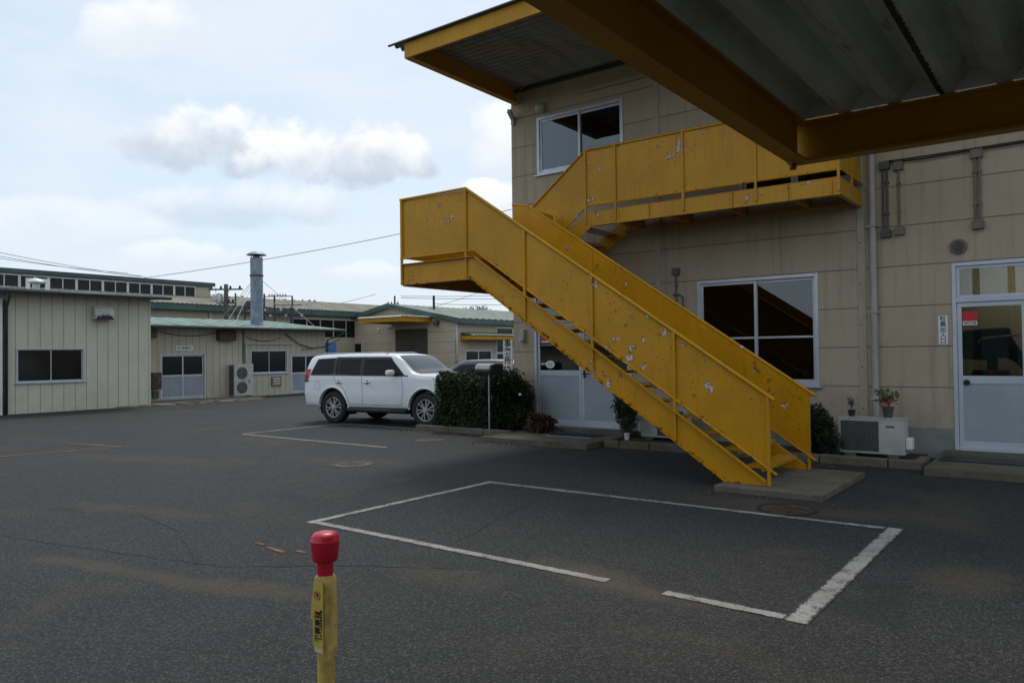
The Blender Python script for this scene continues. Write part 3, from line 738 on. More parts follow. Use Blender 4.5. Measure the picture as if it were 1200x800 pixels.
stringer(SY-.004, -9.30, 1); stringer(IY-.004, -8.14, -1)
rise = (3.25-.07)/16; run = rise/.686
for k in range(1, 16):
    z = .07+rise*k; x = -3.22-run*(k-1)
    b = MB(); b.box(x-.27, SY+.07, z-.006, x, IY-.075, z); b.box(x-.012, SY+.07, z-.045, x, IY-.075, z-.006); b.box(x-.27, SY+.07, z-.045, x-.258, IY-.075, z-.006)
    b.build('tread', 'yellow', sc, uvf=lambda x,y,z: (x,.025))
# landing
b = MB(); b.box(-9.29,SY+.075,3.23,-7.72,IY-.08,3.24); b.box(-9.29,IY-.078,3.23,-8.1,13.42,3.24); b.build('landing_deck', 'ybeam', sc)
b = MB(); b.box(-9.33,SY+.005,2.88,-9.322,13.44,3.27); b.box(-9.32,SY+.005,2.88,-9.25,13.44,2.89); b.box(-9.32,SY+.005,3.26,-9.25,13.44,3.27); b.build('landing_beam', 'yellow', sc, uvf=FARUV)
b = MB(); b.box(-8.11,IY+.01,2.88,-8.10,13.44,3.22)
for x in (-8.9,-8.45): b.box(x,SY+.08,3.05,x+.05,13.4,3.228)
b.build('landing_joist', 'ybeam', sc)
b = MB(); b.box(-9.334,SY+.01,3.355,-9.33,13.44,4.34); b.build('end_panel', 'yellow', sc, uvf=FARUV)
b = MB(); b.box(-8.104,IY+.04,3.36,-8.10,12.05,4.34); b.build('cross_panel', 'yellow', sc, uvf=FARUV)
b = MB().tube([(-9.33,SY-.015,4.36),(-9.33,13.44,4.36)], .024, 10); b.build('handrail', 'yellow', sc, 'a', uvf=FARUV)
# upper flight and platform
PY = 12.10
def zru(x): return 5.47 if x > -7.40 else 5.47-.745*(-7.40-x)
def zbu(x): return 4.43 if x > -7.38 else 4.43-.80*(-7.38-x)
UX = [-8.70,-7.40,-6.77,-5.46,-4.21,-2.95]
for a, b_ in zip(UX[:-1], UX[1:]):
    b = MB(); b.plate([a+(b_-a)*q/6 for q in range(7)], zbu, lambda x: zru(x)-.02, PY, PY+.004)
    b.build('side_panel', 'yellow', sc, uvf=UVP(zbu))
for x in UX[1:]:
    b = MB(); b.box(x-.02,PY-.03,4.10,x+.02,PY-.001,zru(x)-.01); b.build('post', 'yellow', sc, uvf=FARUV, bevel=.003)
b = MB().tube([(x,PY-.01,zru(x)) for x in (-8.72,-7.40,-2.93)], .022, 10); b.build('handrail', 'yellow', sc, 'a', uvf=FARUV)
b = MB(); b.tube([(x,PY-.01,zbu(x)) for x in (-8.72,-7.38,-2.95)], .017, 8); b.build('lower_rail', 'yellow', sc, 'a', uvf=lambda x,y,z: (x,.02))
b = MB(); b.prism([(-8.75,3.26),(-8.45,3.26),(-7.25,4.06),(-2.93,4.06),(-2.93,4.31),(-7.36,4.31),(-8.75,3.42)], 'y', PY-.004, PY+.006)
b.bar((-8.75,PY+.03,3.425),(-7.36,PY+.03,4.315),.06,.01); b.bar((-7.36,PY+.03,4.315),(-2.93,PY+.03,4.315),.08,.01); b.bar((-7.25,PY+.03,4.055),(-2.93,PY+.03,4.055),.08,.01)
for x in (-6.1,-4.6,-3.7,-3.05): b.box(x-.006,PY-.03,4.062,x+.006,PY-.005,4.308)
b.build('stringer', 'yellow', sc, uvf=lambda x,y,z: (x,.03 if z < 4.0 else .2))
b = MB(); b.prism([(-8.75,3.26),(-8.45,3.26),(-7.25,4.06),(-7.25,4.31),(-7.36,4.31),(-8.75,3.42)], 'y', 13.40, 13.41); b.build('stringer', 'yellow', sc, uvf=FARUV)
for k in range(1, 5):
    z = 3.25+k*.212; x = -8.62+(k-1)*.275
    b = MB(); b.box(x, PY+.065, z-.03, x+.27, 13.395, z); b.build('tread', 'offwhite' if k >= 3 else 'yellow', sc, uvf=FARUV)
MB().box(-7.36,PY+.075,4.29,-2.94,13.42,4.30).build('platform_deck', 'ybeam', sc)
b = MB(); b.box(-2.94,PY+.006,4.06,-2.932,13.44,4.31); b.box(-3.0,PY+.006,4.055,-2.93,13.44,4.0599); b.box(-3.0,PY+.08,4.312,-2.93,13.44,4.318); b.build('platform_end_beam', 'yellow', sc, uvf=FARUV)
b = MB()
for x in (-6.9,-5.9,-4.85,-3.75): b.box(x-.04,PY+.075,4.12,x+.04,13.42,4.288)
b.box(-7.3,13.30,4.10,-3.01,13.42,4.117); b.build('platform_joist', 'ybeam', sc)
b = MB(); b.box(-2.936,PY+.005,4.44,-2.932,13.42,5.45); b.build('end_panel', 'yellow', sc, uvf=FARUV)
b = MB(); b.tube([(-2.93,PY-.01,5.47),(-2.93,13.44,5.47)], .022, 10); b.build('handrail', 'yellow', sc, 'a', uvf=FARUV)
b = MB(); b.tube([(-2.92,PY,4.43),(-2.92,13.44,4.43)], .016, 8); b.box(-2.93,12.7,4.25,-2.90,12.74,5.4); b.build('end_rail', 'yellow', sc, 'a', uvf=FARUV)
for zz in (2.98,3.05,3.12):
    for xx in (-9.18,-9.10): MB().lathe([(.014,-.012),(.014,0)], (xx,SY-.004,zz), 8, 'y').build('bolt', 'yellow', sc, uvf=FARUV)
for zz in (4.12,4.18,4.24):
    for xx in (-3.18,-6.86,-6.70): MB().lathe([(.014,-.012),(.014,0)], (xx,PY-.004,zz), 8, 'y').build('bolt', 'yellow', sc, uvf=FARUV)

# ------------------------------------------------------------------ bollard in front
def bollard():
    d = fw + rt*((381-600)/F) - up*((640-400)/F); P = Vector((0,0,CH)) + d*2.72
    x, y = P.x, P.y
    zz = lambda py: CH + (d.z + (-(py-640)/F)*up.z)*2.72
    t = thing('bollard', 'yellow post with red cap and worn yellow warning plate', 'bollard', (x,y,0))
    MB().lathe([(.0303,0),(.0303,zz(690))], (x,y,0), 24).build('post', 'cream', t, 'a')
    zt, zc, zn, zs = zz(622), zz(657), zz(672), zz(757)
    r = .0505; H = zt-zc
    MB().lathe([(.028,zn-.008),(.029,zc),(.039,zc+.001),(.044,zc+.006),(.0465,zc+.022),(.0495,zc+H*.45),(r,zc+H*.66),(r+.0012,zc+H*.67),(r+.0012,zc+H*.70),(r-.001,zc+H*.72),(.048,zc+H*.85),(.040,zc+H*.94),(.022,zc+H*.99),(.004,zt)], (x,y,0), 32).build('cap', 'red', t, 'a')
    va = math.atan2(y, x)                                       # outward view azimuth
    # square sleeve turned so that one edge faces the camera
    ang = va+R(180)+R(46)
    e1 = Vector((math.cos(ang),math.sin(ang),0)); e2 = Vector((-math.sin(ang),math.cos(ang),0))
    def sq(h, z, rr=.018):
        pts = []
        for sx, sy in ((1,1),(-1,1),(-1,-1),(1,-1)):
            for k in range(4):
                a0 = math.atan2(sy,sx)-R(45)+R(30)*k
                pts.append(Vector((x,y,z)) + e1*(sx*(h-rr)+rr*math.cos(a0)) + e2*(sy*(h-rr)+rr*math.sin(a0)))
        return pts
    b = MB(); rings = [(.031,zs-.001),(.0345,zs),(.0330,zn-.035),(.0318,zn-.012),(.027,zn-.001)]
    for i, (h, z) in enumerate(rings):
        b.v += [tuple(p) for p in sq(h, z)]
    for i in range(len(rings)-1):
        for j in range(16): b.f.append((i*16+j, i*16+(j+1)%16, (i+1)*16+(j+1)%16, (i+1)*16+j))
    b.f.append(tuple(range(16))[::-1]); b.f.append(tuple(64+j for j in range(16)))
    b.build('sleeve', 'cream', t, 'a')
    # warning plate on the face towards the left of the camera: the face whose normal is -e2 or e2
    view = Vector((-x,-y,0)).normalized(); left = Vector((view.y,-view.x,0))
    faces = [e1,-e1,e2,-e2]
    nrm = max(faces, key=lambda n: n.dot(left)*1. + .55*n.dot(view))
    rightv = Vector((-nrm.y, nrm.x, 0))                        # reading direction horizontally, seen from outside
    c = Vector((x,y,(zs+zn)/2-.004)) + nrm*.0352
    hh = (zn-zs)/2*.92; w = .025
    # three ragged layers of sticker
    def plate(name, pts, off_, mat):
        b = MB(); n = len(pts)
        q = [c + rightv*p[0] + Vector((0,0,p[1])) + nrm*off_ for p in pts]
        b.add([p for p in q]+[p - nrm*.0008 for p in q], [tuple(range(n)), tuple(range(n,2*n))[::-1]]+[(i,(i+1)%n,n+(i+1)%n,n+i) for i in range(n)])
        return b.build(name, mat, t)
    plate('old_sticker', [(-w-.012,-.02),(-w+.01,-.02),(-w+.01,hh*.45),(-w-.006,hh*.45)], .0012, 'ysticker')
    plate('torn_paper', [(-w+.006,-hh-.012),(w-.004,-hh-.014),(w-.002,-hh+.03),(-w+.004,-hh+.03)], .001, 'creamtop')
    pl = plate('warning_plate', [(-w,-hh+.012),(-w+.012,-hh+.002),(w,-hh+.006),(w,hh-.008),(w-.014,hh),(-w+.004,hh-.006),(-w,hh*.3)], .0032, 'ysticker')
    rot = Matrix((rightv, Vector((0,0,1)), nrm)).transposed()
    side = rot @ Matrix.Rotation(R(-90), 3, 'Z')
    cc = c + nrm*.0042
    text('lettering', '駐車禁止', .027, cc - rightv*.005 - Vector((0,0,hh*.34)), side, 'ink', pl, .0004)
    text('lettering', '無断駐車お断りします', .0105, cc + rightv*.0145 - Vector((0,0,hh*.28)), side, 'ink', pl, .0003)
    b = MB(); ring = [];
    for k in range(28):
        a = 2*math.pi*k/28
        for rr in (.0155,.0125): ring.append(cc + rightv*(rr*math.cos(a)-.002) + Vector((0,0,rr*math.sin(a)+hh*.56)))
    b.add(ring, [(2*k,2*((k+1)%28),2*((k+1)%28)+1,2*k+1) for k in range(28)])
    q = [cc + rightv*u_ + Vector((0,0,v_+hh*.56)) for u_, v_ in ((-.012,.009),(-.010,.011),(.010,-.009),(.008,-.011))]; b.add(q, [(0,1,2,3)])
    b.build('warning_mark', 'redsign', pl)
    b = MB(); q = [cc - nrm*.0003 + rightv*u_ + Vector((0,0,v_+hh*.56)) for u_, v_ in ((-.008,-.004),(.004,-.005),(.004,.006),(-.002,.009),(-.008,.003))]; b.add(q, [(0,1,2,3,4)]); b.build('warning_symbol', 'ink', pl)
bollard()

# ------------------------------------------------------------------ air conditioners
def ac_small(x0, x1, y0, y1, z0, z1, label, name='air_conditioner'):
    t = thing(name, label, 'air conditioner', ((x0+x1)/2,(y0+y1)/2,0), 'outdoor air conditioner units')
    MB().box(x0,y0,z0,x1,y1,z1).build('casing', 'offwhite', t, bevel=.012)
    MB().box(x0-.008,y0-.008,z1-.002,x1+.008,y1+.008,z1+.012).build('lid', 'offwhite', t, bevel=.006)
    xs = x0+(x1-x0)*.62
    b = MB(); b.box(x0+.03,y0-.004,z0+.04,xs,y0-.001,z1-.04); gb = b.build('fan_opening', 'darkbox', t)
    b = MB(); cx, cz = (x0+.03+xs)/2, (z0+z1)/2; rad = (z1-z0)*.40
    for k in range(14):
        xx = x0+.05+(xs-x0-.07)*k/13; b.box(xx-.003,y0-.014,z0+.05,xx+.003,y0-.008,z1-.05)
    for q in range(4):
        rr = rad*(q+1)/4; b.tube([(cx+rr*math.cos(a),y0-.010,cz+rr*math.sin(a)) for a in np.linspace(0,2*math.pi,25)], .003, 5, False)
    b.build('fan_grille', 'inkgrey', t)
    MB().box(xs+.10,y0-.004,z1-.13,xs+.22,y0-.0005,z1-.10).build('name_plate', 'inkgrey', t)
    b = MB(); b.box(x1,y0+.06,z0+.08,x1+.09,y1-.05,z0+.26); b.build('valve_cover', 'white', t, bevel=.02)
    b = MB(); b.box(x0+.08,y0+.0,z0-.055,x0+.24,y1,z0-.002); b.box(x1-.24,y0+.0,z0-.055,x1-.08,y1,z0-.002); b.build('foot_block', 'concrete', t, bevel=.008)
    return t
ac_small(-3.15,-2.22,12.62,12.93,.115,.655,'small outdoor air conditioner with two potted plants on its lid')
ac2 = ac_small(-6.80,-5.90,13.0,13.3,.115,.66,'pale outdoor air conditioner half hidden beneath the yellow staircase')
for ch_ in ac2.children:                                        # this unit has its fan on the other side
    for v in ch_.data.vertices: v.co.x = -v.co.x
    ch_.data.flip_normals()
def leaves(name, mat, parent, centers, size, asp=.5, droop=.0, outward=None, seedn=0, bend=True, stretch=None):
    """each leaf a folded two-quad blade"""
    r = np.random.default_rng(seedn+11); n = len(centers); C_ = np.asarray(centers, float)
    d = r.normal(size=(n,3))
    if outward is not None: d = d*.7 + outward*1.1
    d[:,2] -= droop
    d /= np.linalg.norm(d, axis=1)[:,None]
    s = np.cross(d, r.normal(size=(n,3))); s /= np.linalg.norm(s, axis=1)[:,None]
    nr = np.cross(d, s)
    L = size*r.uniform(.6,1.3,size=(n,1)); W = L*asp
    p0 = C_; p1 = C_+d*L*.5+s*W*.5+nr*L*.08; p2 = C_+d*L; p3 = C_+d*L*.5-s*W*.5+nr*L*.08
    V = np.stack([p0,p1,p2,p3], 1).reshape(-1,3); off_ = world_off(parent) if parent else Vector((0,0,0))
    V = V - np.array(off_)
    me = bpy.data.meshes.new(name); idx = np.arange(n)*4
    fs = np.concatenate([np.stack([idx,idx+1,idx+2],1), np.stack([idx,idx+2,idx+3],1)]).tolist()
    me.from_pydata(V.tolist(), [], fs); me.materials.append(M[mat])
    o = bpy.data.objects.new(name, me); COL.objects.link(o)
    if parent: o.parent = parent
    return o
def potted(x, y, z, r, h, potmat, leafspec, label, seedn):
    t = thing('potted_plant', label, 'potted plant', (x,y,z))
    MB().lathe([(r*.72,0),(r*.95,h*.86),(r*1.06,h*.87),(r*1.06,h),(r*.93,h),(r*.9,h*.9)], (x,y,z), 20).build('pot', potmat, t, 'a')
    rr = np.random.default_rng(seedn); b = MB(); tips = []
    for mat, n, hh, spread, size, asp in leafspec:
        cs = []
        for k in range(n):
            a = rr.uniform(0,6.28); q = rr.uniform(0,spread); top = (x+q*math.cos(a), y+q*math.sin(a)*.8, z+h+hh*rr.uniform(.35,1))
            if k % 4 == 0: b.tube([(x,y,z+h*.8),((x*2+top[0])/3,(y*2+top[1])/3,z+h+hh*.4),top], [.005,.004,.002], 5)
            cs += [np.array(top)+rr.normal(size=3)*.018 for _ in range(5)]
        leaves('foliage', mat, t, cs, size, asp, -.3, seedn=seedn)
    b.build('stem', 'stem', t)
potted(-2.99,12.78,.667,.058,.10,'blackpot',[('mixleaf',9,.20,.09,.075,.25)],'small spiky plant in a black pot, left on the air conditioner',3)
potted(-2.47,12.78,.667,.085,.165,'greypot',[('mixleaf',22,.24,.19,.075,.35),('redflower',12,.15,.16,.06,.6)],'leafy plant with red leaves in a grey pot on the air conditioner',5)

# ------------------------------------------------------------------ shrubs
def box_points(n, lo, hi, rr, power=.45, lump=.10):
    lo = np.array(lo); hi = np.array(hi); u_ = rr.uniform(-1,1,size=(n,3))
    # push towards the surface
    mx = np.abs(u_).max(1)[:,None]; u_ = u_/mx*(mx**power)
    nrm = np.where(np.abs(u_) >= np.abs(u_).max(1)[:,None]-1e-9, np.sign(u_), 0)
    # round the corners
    rnd = np.linalg.norm(np.abs(u_)**4, axis=1)[:,None]**.25; u_ = u_/np.maximum(rnd,1e-6)*np.minimum(rnd,1.0)
    c = (lo+hi)/2; P_ = c+u_*(hi-lo)/2
    ph = np.sin(P_[:,0]*5.1+1)*np.sin(P_[:,1]*4.3+P_[:,2]*5.7)+.6*np.sin(P_[:,0]*11+P_[:,2]*9)
    P_ += nrm*(lump*ph*.5)[:,None] + rr.normal(size=(n,3))*.018
    return P_, nrm
def ell_points(n, c, rad, rr, power=.4, lump=.12):
    d = rr.normal(size=(n,3)); d /= np.linalg.norm(d, axis=1)[:,None]; q = rr.uniform(0,1,size=(n,1))**power
    ph = np.sin(d[:,0]*6+1)*np.sin(d[:,1]*5+d[:,2]*7)+.6*np.sin(d[:,0]*13+d[:,2]*11)
    q = q*(1+lump*ph[:,None]); return np.array(c)+d*q*np.array(rad), d
rr = np.random.default_rng(21)
hd = thing('hedge', 'clipped box shaped dark green hedge in front of the white car', 'hedge', (-11.2,13.3,.08))
P0, N0 = box_points(5200, (-11.8,12.80,.06), (-10.3,13.85,1.20), rr, 1.0); leaves('inner_foliage', 'hedge', hd, P0, .13, .7, 0, None, 14)
P1, N1 = box_points(38000, (-11.90,12.70,.06), (-10.2,13.95,1.27), rr)
PT = []; NTt = []
for k in range(90):
    c = P1[rr.integers(len(P1))]; n_ = N1[rr.integers(len(N1))]*0 + np.array((rr.normal()*.5, rr.normal()*.5, 1.)); n_ /= np.linalg.norm(n_)
    if c[2] < .9: continue
    for q in range(9): PT.append(c+n_*.016*q*rr.uniform(.6,1.2)+rr.normal(size=3)*.012); NTt.append(n_)
P1 = np.concatenate([P1, np.array(PT)]); N1 = np.concatenate([N1, np.array(NTt)])
leaves('foliage', 'hedge', hd, P1, .054, .55, 0, N1, 1)
b = MB()
for k in range(14):
    x = -11.9+k*.12; b.tube([(x,13.3,.06),(x+random.uniform(-.1,.1),13.3+random.uniform(-.3,.3),.9)], .012, 5)
b.build('stem', 'stem', hd)
sh = thing('shrub', 'taller loose dark shrub against the building corner behind the mailbox', 'shrub', (-9.9,12.9,.08))
P0, N0 = ell_points(2600, (-10.05,12.98,.70), (.56,.33,.52), rr, .6); leaves('inner_foliage', 'darkleaf', sh, P0, .13, .7, 0, None, 15)
P2, N2 = ell_points(19000, (-10.05,12.98,.70), (.68,.42,.63), rr, .35)
P3, N3 = ell_points(260, (-10.0,12.95,1.22), (.58,.33,.20), rr, .3); P2 = np.concatenate([P2, P3]); N2 = np.concatenate([N2, N3*0+np.array((0,0,1.))])
leaves('foliage', 'darkleaf', sh, P2, .055, .5, 0, N2, 2)
b = MB()
for k in range(6):
    x = -10.3+k*.1; b.tube([(x,12.95,.06),(x+random.uniform(-.2,.2),12.95,.9)], .014, 5)
b.build('stem', 'stem', sh)
MB().lathe([(.006,0),(.03,.01),(.035,.03),(.02,.05)], (-9.43,12.72,.84), 10).build('flower', 'paper', sh, 'a')
bs = thing('shrub', 'low dark bush behind the foot of the staircase', 'shrub', (-3.5,12.8,.06))
P4, N4 = ell_points(5200, (-3.55,12.75,.42), (.28,.30,.40), rr, .4); leaves('foliage', 'darkleaf', bs, P4, .05, .5, 0, N4, 5)
P4, N4 = ell_points(900, (-3.25,12.5,.26), (.20,.14,.20), rr, .5); leaves('undergrowth', 'darkleaf', bs, P4, .05, .4, -.4, None, 6)
MB().tube([(-3.55,12.75,.04),(-3.5,12.75,.5)], .015, 6).build('stem', 'stem', bs)
nd = thing('shrub', 'narrow leaved upright shrub beside the entrance door under the stairs', 'shrub', (-6.95,12.7,.06))
b = MB(); cs = []
for k in range(15):
    a = random.uniform(0,6.28); q = random.uniform(.05,.32); hx = random.uniform(.5,1.0)
    p0 = Vector((-6.95+random.uniform(-.1,.1),12.7+random.uniform(-.08,.08),.05)); p2 = p0+Vector((q*math.cos(a),q*math.sin(a)*.7,hx)); pm = (p0+p2)/2+Vector((0,0,.08))
    b.tube([p0,pm,p2], [.009,.007,.003], 5)
    for w in np.linspace(.3,1,11):
        base = p0.lerp(pm, w*2) if w < .5 else pm.lerp(p2, w*2-1)
        for _ in range(9): cs.append(np.array(base)+np.random.default_rng(len(cs)).normal(size=3)*.03)
leaves('foliage', 'nandina', nd, cs, .12, .22, .35, None, 8); b.build('stem', 'stem', nd)
MB().lathe([(.035,0),(.05,.11),(.055,.12)], (-6.72,12.3,.125), 14).build('white_cup', 'paper', nd, 'a')
rp = thing('potted_plant', 'drooping dark red plant in a brown pot by the entrance door', 'potted plant', (-8.95,12.75,.10))
MB().lathe([(.11,0),(.16,.17),(.175,.17),(.175,.20),(.15,.20)], (-8.95,12.75,.10), 18).build('pot', 'terracotta', rp, 'a')
P5, N5 = ell_points(900, (-8.95,12.75,.29), (.29,.22,.15), rr, .5, .2); leaves('foliage', 'redleaf', rp, P5, .10, .45, .3, N5, 9)
# doormats
dm = MB(); dm.box(-8.55,12.35,.101,-7.5,12.9,.112)
t = thing('doormat', 'dark grating doormat before the double entrance door', 'doormat', (-8.0,12.6,.1)); dm.build('tray', 'steel', t)
b = MB()
for k in range(26): b.box(-8.52+k*.0395,12.38,.113,-8.50+k*.0395,12.87,.122)
b.build('grating', 'black', t)
t = thing('doormat', 'dark rubber doormat below the step of the side door', 'doormat', (-.9,12.7,.1))
MB().box(-1.75,12.45,.101,-.2,12.98,.118).build('mat', 'black', t, bevel=.005)

M['litter'] = leafmat('dry leaf litter', (.06, .045, .025), (.16, .12, .07))
rr = np.random.default_rng(77); L_ = []
for k in range(420):
    q = rr.uniform()
    if q < .45: x, y = rr.uniform(-12.4,-9.6), 12.52-abs(rr.normal())*.22
    elif q < .75: x, y = rr.uniform(-7.1,-1.9), 12.03-abs(rr.normal())*.16
    elif q < .9: x, y = rr.uniform(-9.6,-7.1), 11.52-abs(rr.normal())*.2
    else: x, y = rr.uniform(-4.2,-2.2), 8.9-abs(rr.normal())*.25
    L_.append((x, y, .006))
lt = leaves('leaf_litter', 'litter', None, L_, .045, .5, .0, np.tile(np.array((1.,.2,.03)), (len(L_),1))*np.sign(rr.normal(size=(len(L_),1))), 78)
tag(lt, 'small dry leaves and grit gathered along the kerbs', 'leaf litter'); lt['kind'] = 'stuff'
# ------------------------------------------------------------------ mailbox
mb = thing('mailbox', 'rounded steel mailbox with black front on a thin post', 'mailbox')
b = MB(); n = 28
def mring(w, h, e=3.2):
    return [(math.copysign(abs(math.cos(a))**(2/e),math.cos(a))*w, math.copysign(abs(math.sin(a))**(2/e),math.sin(a))*h) for a in np.linspace(0,2*math.pi,n+1)[:-1]]
def loft(b, secs):
    k = len(b.v)
    for x, w, h in secs: b.v += [(x,y,z+1.40) for y,z in mring(w,h)]
    for i in range(len(secs)-1):
        for j in range(n): b.f.append((k+i*n+j,k+i*n+(j+1)%n,k+(i+1)*n+(j+1)%n,k+(i+1)*n+j))
    b.f.append(tuple(k+j for j in range(n))[::-1]); b.f.append(tuple(k+(len(secs)-1)*n+j for j in range(n)))
loft(b, [(-.26,.10,.06),(-.25,.16,.095),(-.23,.18,.112),(.20,.18,.112)]); b.build('body', 'chrome', mb, 'a')
b = MB(); loft(b, [(.201,.186,.117),(.235,.186,.117),(.25,.176,.108),(.255,.15,.09)]); b.build('front_door', 'black', mb, 'a')
MB().tube([(0,0,.06),(0,0,1.285)], .018, 12).build('post', 'steel', mb, 'a')
mb.location = (-10.02,12.42,0); mb.rotation_euler = (0,0,R(-6))

# ------------------------------------------------------------------ cars
def pchip(xs, ys, xq):
    xs = np.array(xs, float); ys = np.array(ys, float); h = np.diff(xs); d = np.diff(ys)/h; mm = np.zeros(len(xs))
    for i in range(1, len(xs)-1):
        if d[i-1]*d[i] > 0:
            w1, w2 = 2*h[i]+h[i-1], h[i]+2*h[i-1]; mm[i] = (w1+w2)/(w1/d[i-1]+w2/d[i])
    mm[0], mm[-1] = d[0], d[-1]
    i = np.clip(np.searchsorted(xs, xq)-1, 0, len(h)-1); t = (np.asarray(xq)-xs[i])/h[i]
    return ys[i]*(1+2*t)*(1-t)**2 + mm[i]*h[i]*t*(1-t)**2 + ys[i+1]*t*t*(3-2*t) + mm[i+1]*h[i]*t*t*(t-1)
class Car:
    def __init__(s, st):
        s.st = np.array(st, float); s.x0, s.x1 = s.st[0,0], s.st[-1,0]
    def par(s, x): return [float(pchip(s.st[:,0], s.st[:,k], np.clip(x, s.x0, s.x1))) for k in range(1, 8)]
    def half(s, x, n=44):
        zb, zl, zt, hs, hm, hb, hr = s.par(x); zt = max(zt, zl+.02); ht = zt-zl
        fl = min(1, ht/.5)
        hr_ = hr if ht > .3 else hb-.10+(hr-hb+.10)*max(0,(ht-.05)/.25)
        hr_ = min(hr_, hb-.02)
        pts = [(0,zb),(hs*.86,zb),(hs*.97,zb+.035),(hs,zb+.10),(hm,zb+.42*(zl-zb)),(hm-.004,zb+.62*(zl-zb)),(hb+.006,zl-.05),(hb,zl),
               (hb-(hb-hr_)*.22,zl+ht*.30),(hb-(hb-hr_)*.62,zl+ht*.68),(hr_,zt-min(.07,ht*.30)),(hr_-.05,zt-min(.03,ht*.14)),(hr_*.72,zt-min(.010,ht*.05)),(0,zt)]
        P = np.array(pts); L = np.r_[0,np.cumsum(np.linalg.norm(np.diff(P,axis=0),axis=1))]; tt = np.linspace(0,1,n)
        # keep relative parametrisation constant along the body: parameter by index
        ti = np.linspace(0,len(P)-1,n); ii = np.arange(len(P))
        y = pchip(ii, P[:,0], ti); z = pchip(ii, P[:,1], ti)
        return y, z
    def hw(s, x, z):
        y, zz = s.half(x, 90); k = np.argmax(y > .98*y.max()*.0 + 0); 
        # outer side branch: from the sill up
        i0 = int(90*2/13); return float(np.interp(z, zz[i0:], y[i0:]))
    def ztop(s, x, yv):
        y, zz = s.half(x, 90); i0 = int(90*8/13); yy, z2 = y[i0:][::-1], zz[i0:][::-1]; return float(np.interp(abs(yv), yy, z2))
    def body(s, mat, parent, wells, rw):
        xs = np.unique(np.r_[np.linspace(s.x0, s.x1, 110), s.st[:,0]]); b = MB(); n = 44; ring = 2*n-2
        for x in xs:
            y, z = s.half(x, n); b.v += [(x, y[k], z[k]) for k in range(n)] + [(x, -y[k], z[k]) for k in range(n-2,0,-1)]
        for i in range(len(xs)-1):
            for j in range(ring): b.f.append((i*ring+j, i*ring+(j+1)%ring, (i+1)*ring+(j+1)%ring, (i+1)*ring+j))
        b.f.append(tuple(range(ring))[::-1]); b.f.append(tuple((len(xs)-1)*ring+j for j in range(ring)))
        o = b.build('body', mat, None)
        for wx, wz in wells:
            c = MB().lathe([(rw,-1.3),(rw,-.55)], (wx,0,wz), 48, 'y'); c2 = MB().lathe([(rw,.55),(rw,1.3)], (wx,0,wz), 48, 'y'); c.add(c2.v, c2.f)
            cut = c.build('cutter', 'black', None)
            md = o.modifiers.new('cut','BOOLEAN'); md.operation = 'DIFFERENCE'; md.object = cut; md.solver = 'EXACT'
            dg = bpy.context.evaluated_depsgraph_get(); me = bpy.data.meshes.new_from_object(o.evaluated_get(dg)); o.modifiers.clear(); o.data = me; me.name = 'body'
            bpy.data.objects.remove(cut)
        me = o.data; me.materials.clear(); me.materials.append(M[mat]); me.polygons.foreach_set('material_index', [0]*len(me.polygons))
        me.polygons.foreach_set('use_smooth', [True]*len(me.polygons)); me.set_sharp_from_angle(angle=R(34))
        o.parent = parent; return o
    def side(s, name, mat, parent, quad, sides=(1,-1), off_=.004, nu=10, nv=6):
        """quad: corner (x,z) rear-bottom, front-bottom, front-top, rear-top"""
        obs = []
        for sd in sides:
            b = MB()
            for j in range(nv+1):
                for i in range(nu+1):
                    u_, v_ = i/nu, j/nv
                    a = Vector(quad[0]).lerp(Vector(quad[1]),u_); c = Vector(quad[3]).lerp(Vector(quad[2]),u_); p = a.lerp(c,v_)
                    b.v.append((p.x, sd*(s.hw(p.x,p.y)+off_), p.y))
            w = nu+1
            for j in range(nv):
                for i in range(nu): b.f.append((j*w+i,j*w+i+1,(j+1)*w+i+1,(j+1)*w+i))
            obs.append(b.build(name, mat, parent, 'all'))
        return obs
    def seam(s, name, parent, pts, w=.009, mat='black', off_=.0025):
        for sd in (1,-1):
            b = MB(); out = []
            for a, c in zip(pts[:-1], pts[1:]):
                a, c = Vector(a), Vector(c); k = max(2,int((c-a).length/.06)); out += [a.lerp(c,i/k) for i in range(k)]
            out.append(Vector(pts[-1]))
            for i, p in enumerate(out):
                d = (out[min(i+1,len(out)-1)]-out[max(i-1,0)]).normalized(); nn = Vector((-d.y,d.x))*w/2
                for q in (p+nn, p-nn): b.v.append((q.x, sd*(s.hw(q.x,q.y)+off_), q.y))
            for i in range(len(out)-1): b.f.append((2*i,2*i+1,2*i+3,2*i+2))
            b.build(name, mat, parent)
    def top(s, name, mat, parent, xa, xb, wa, wb, off_=.006, nu=10, nv=10):
        b = MB()
        for j in range(nv+1):
            x = xa+(xb-xa)*j/nv; w = wa+(wb-wa)*j/nv
            for i in range(nu+1):
                y = w*(2*i/nu-1); b.v.append((x, y, s.ztop(x,y)+off_))
        q = nu+1
        for j in range(nv):
            for i in range(nu): b.f.append((j*q+i,j*q+i+1,(j+1)*q+i+1,(j+1)*q+i))
        return b.build(name, mat, parent, 'all')
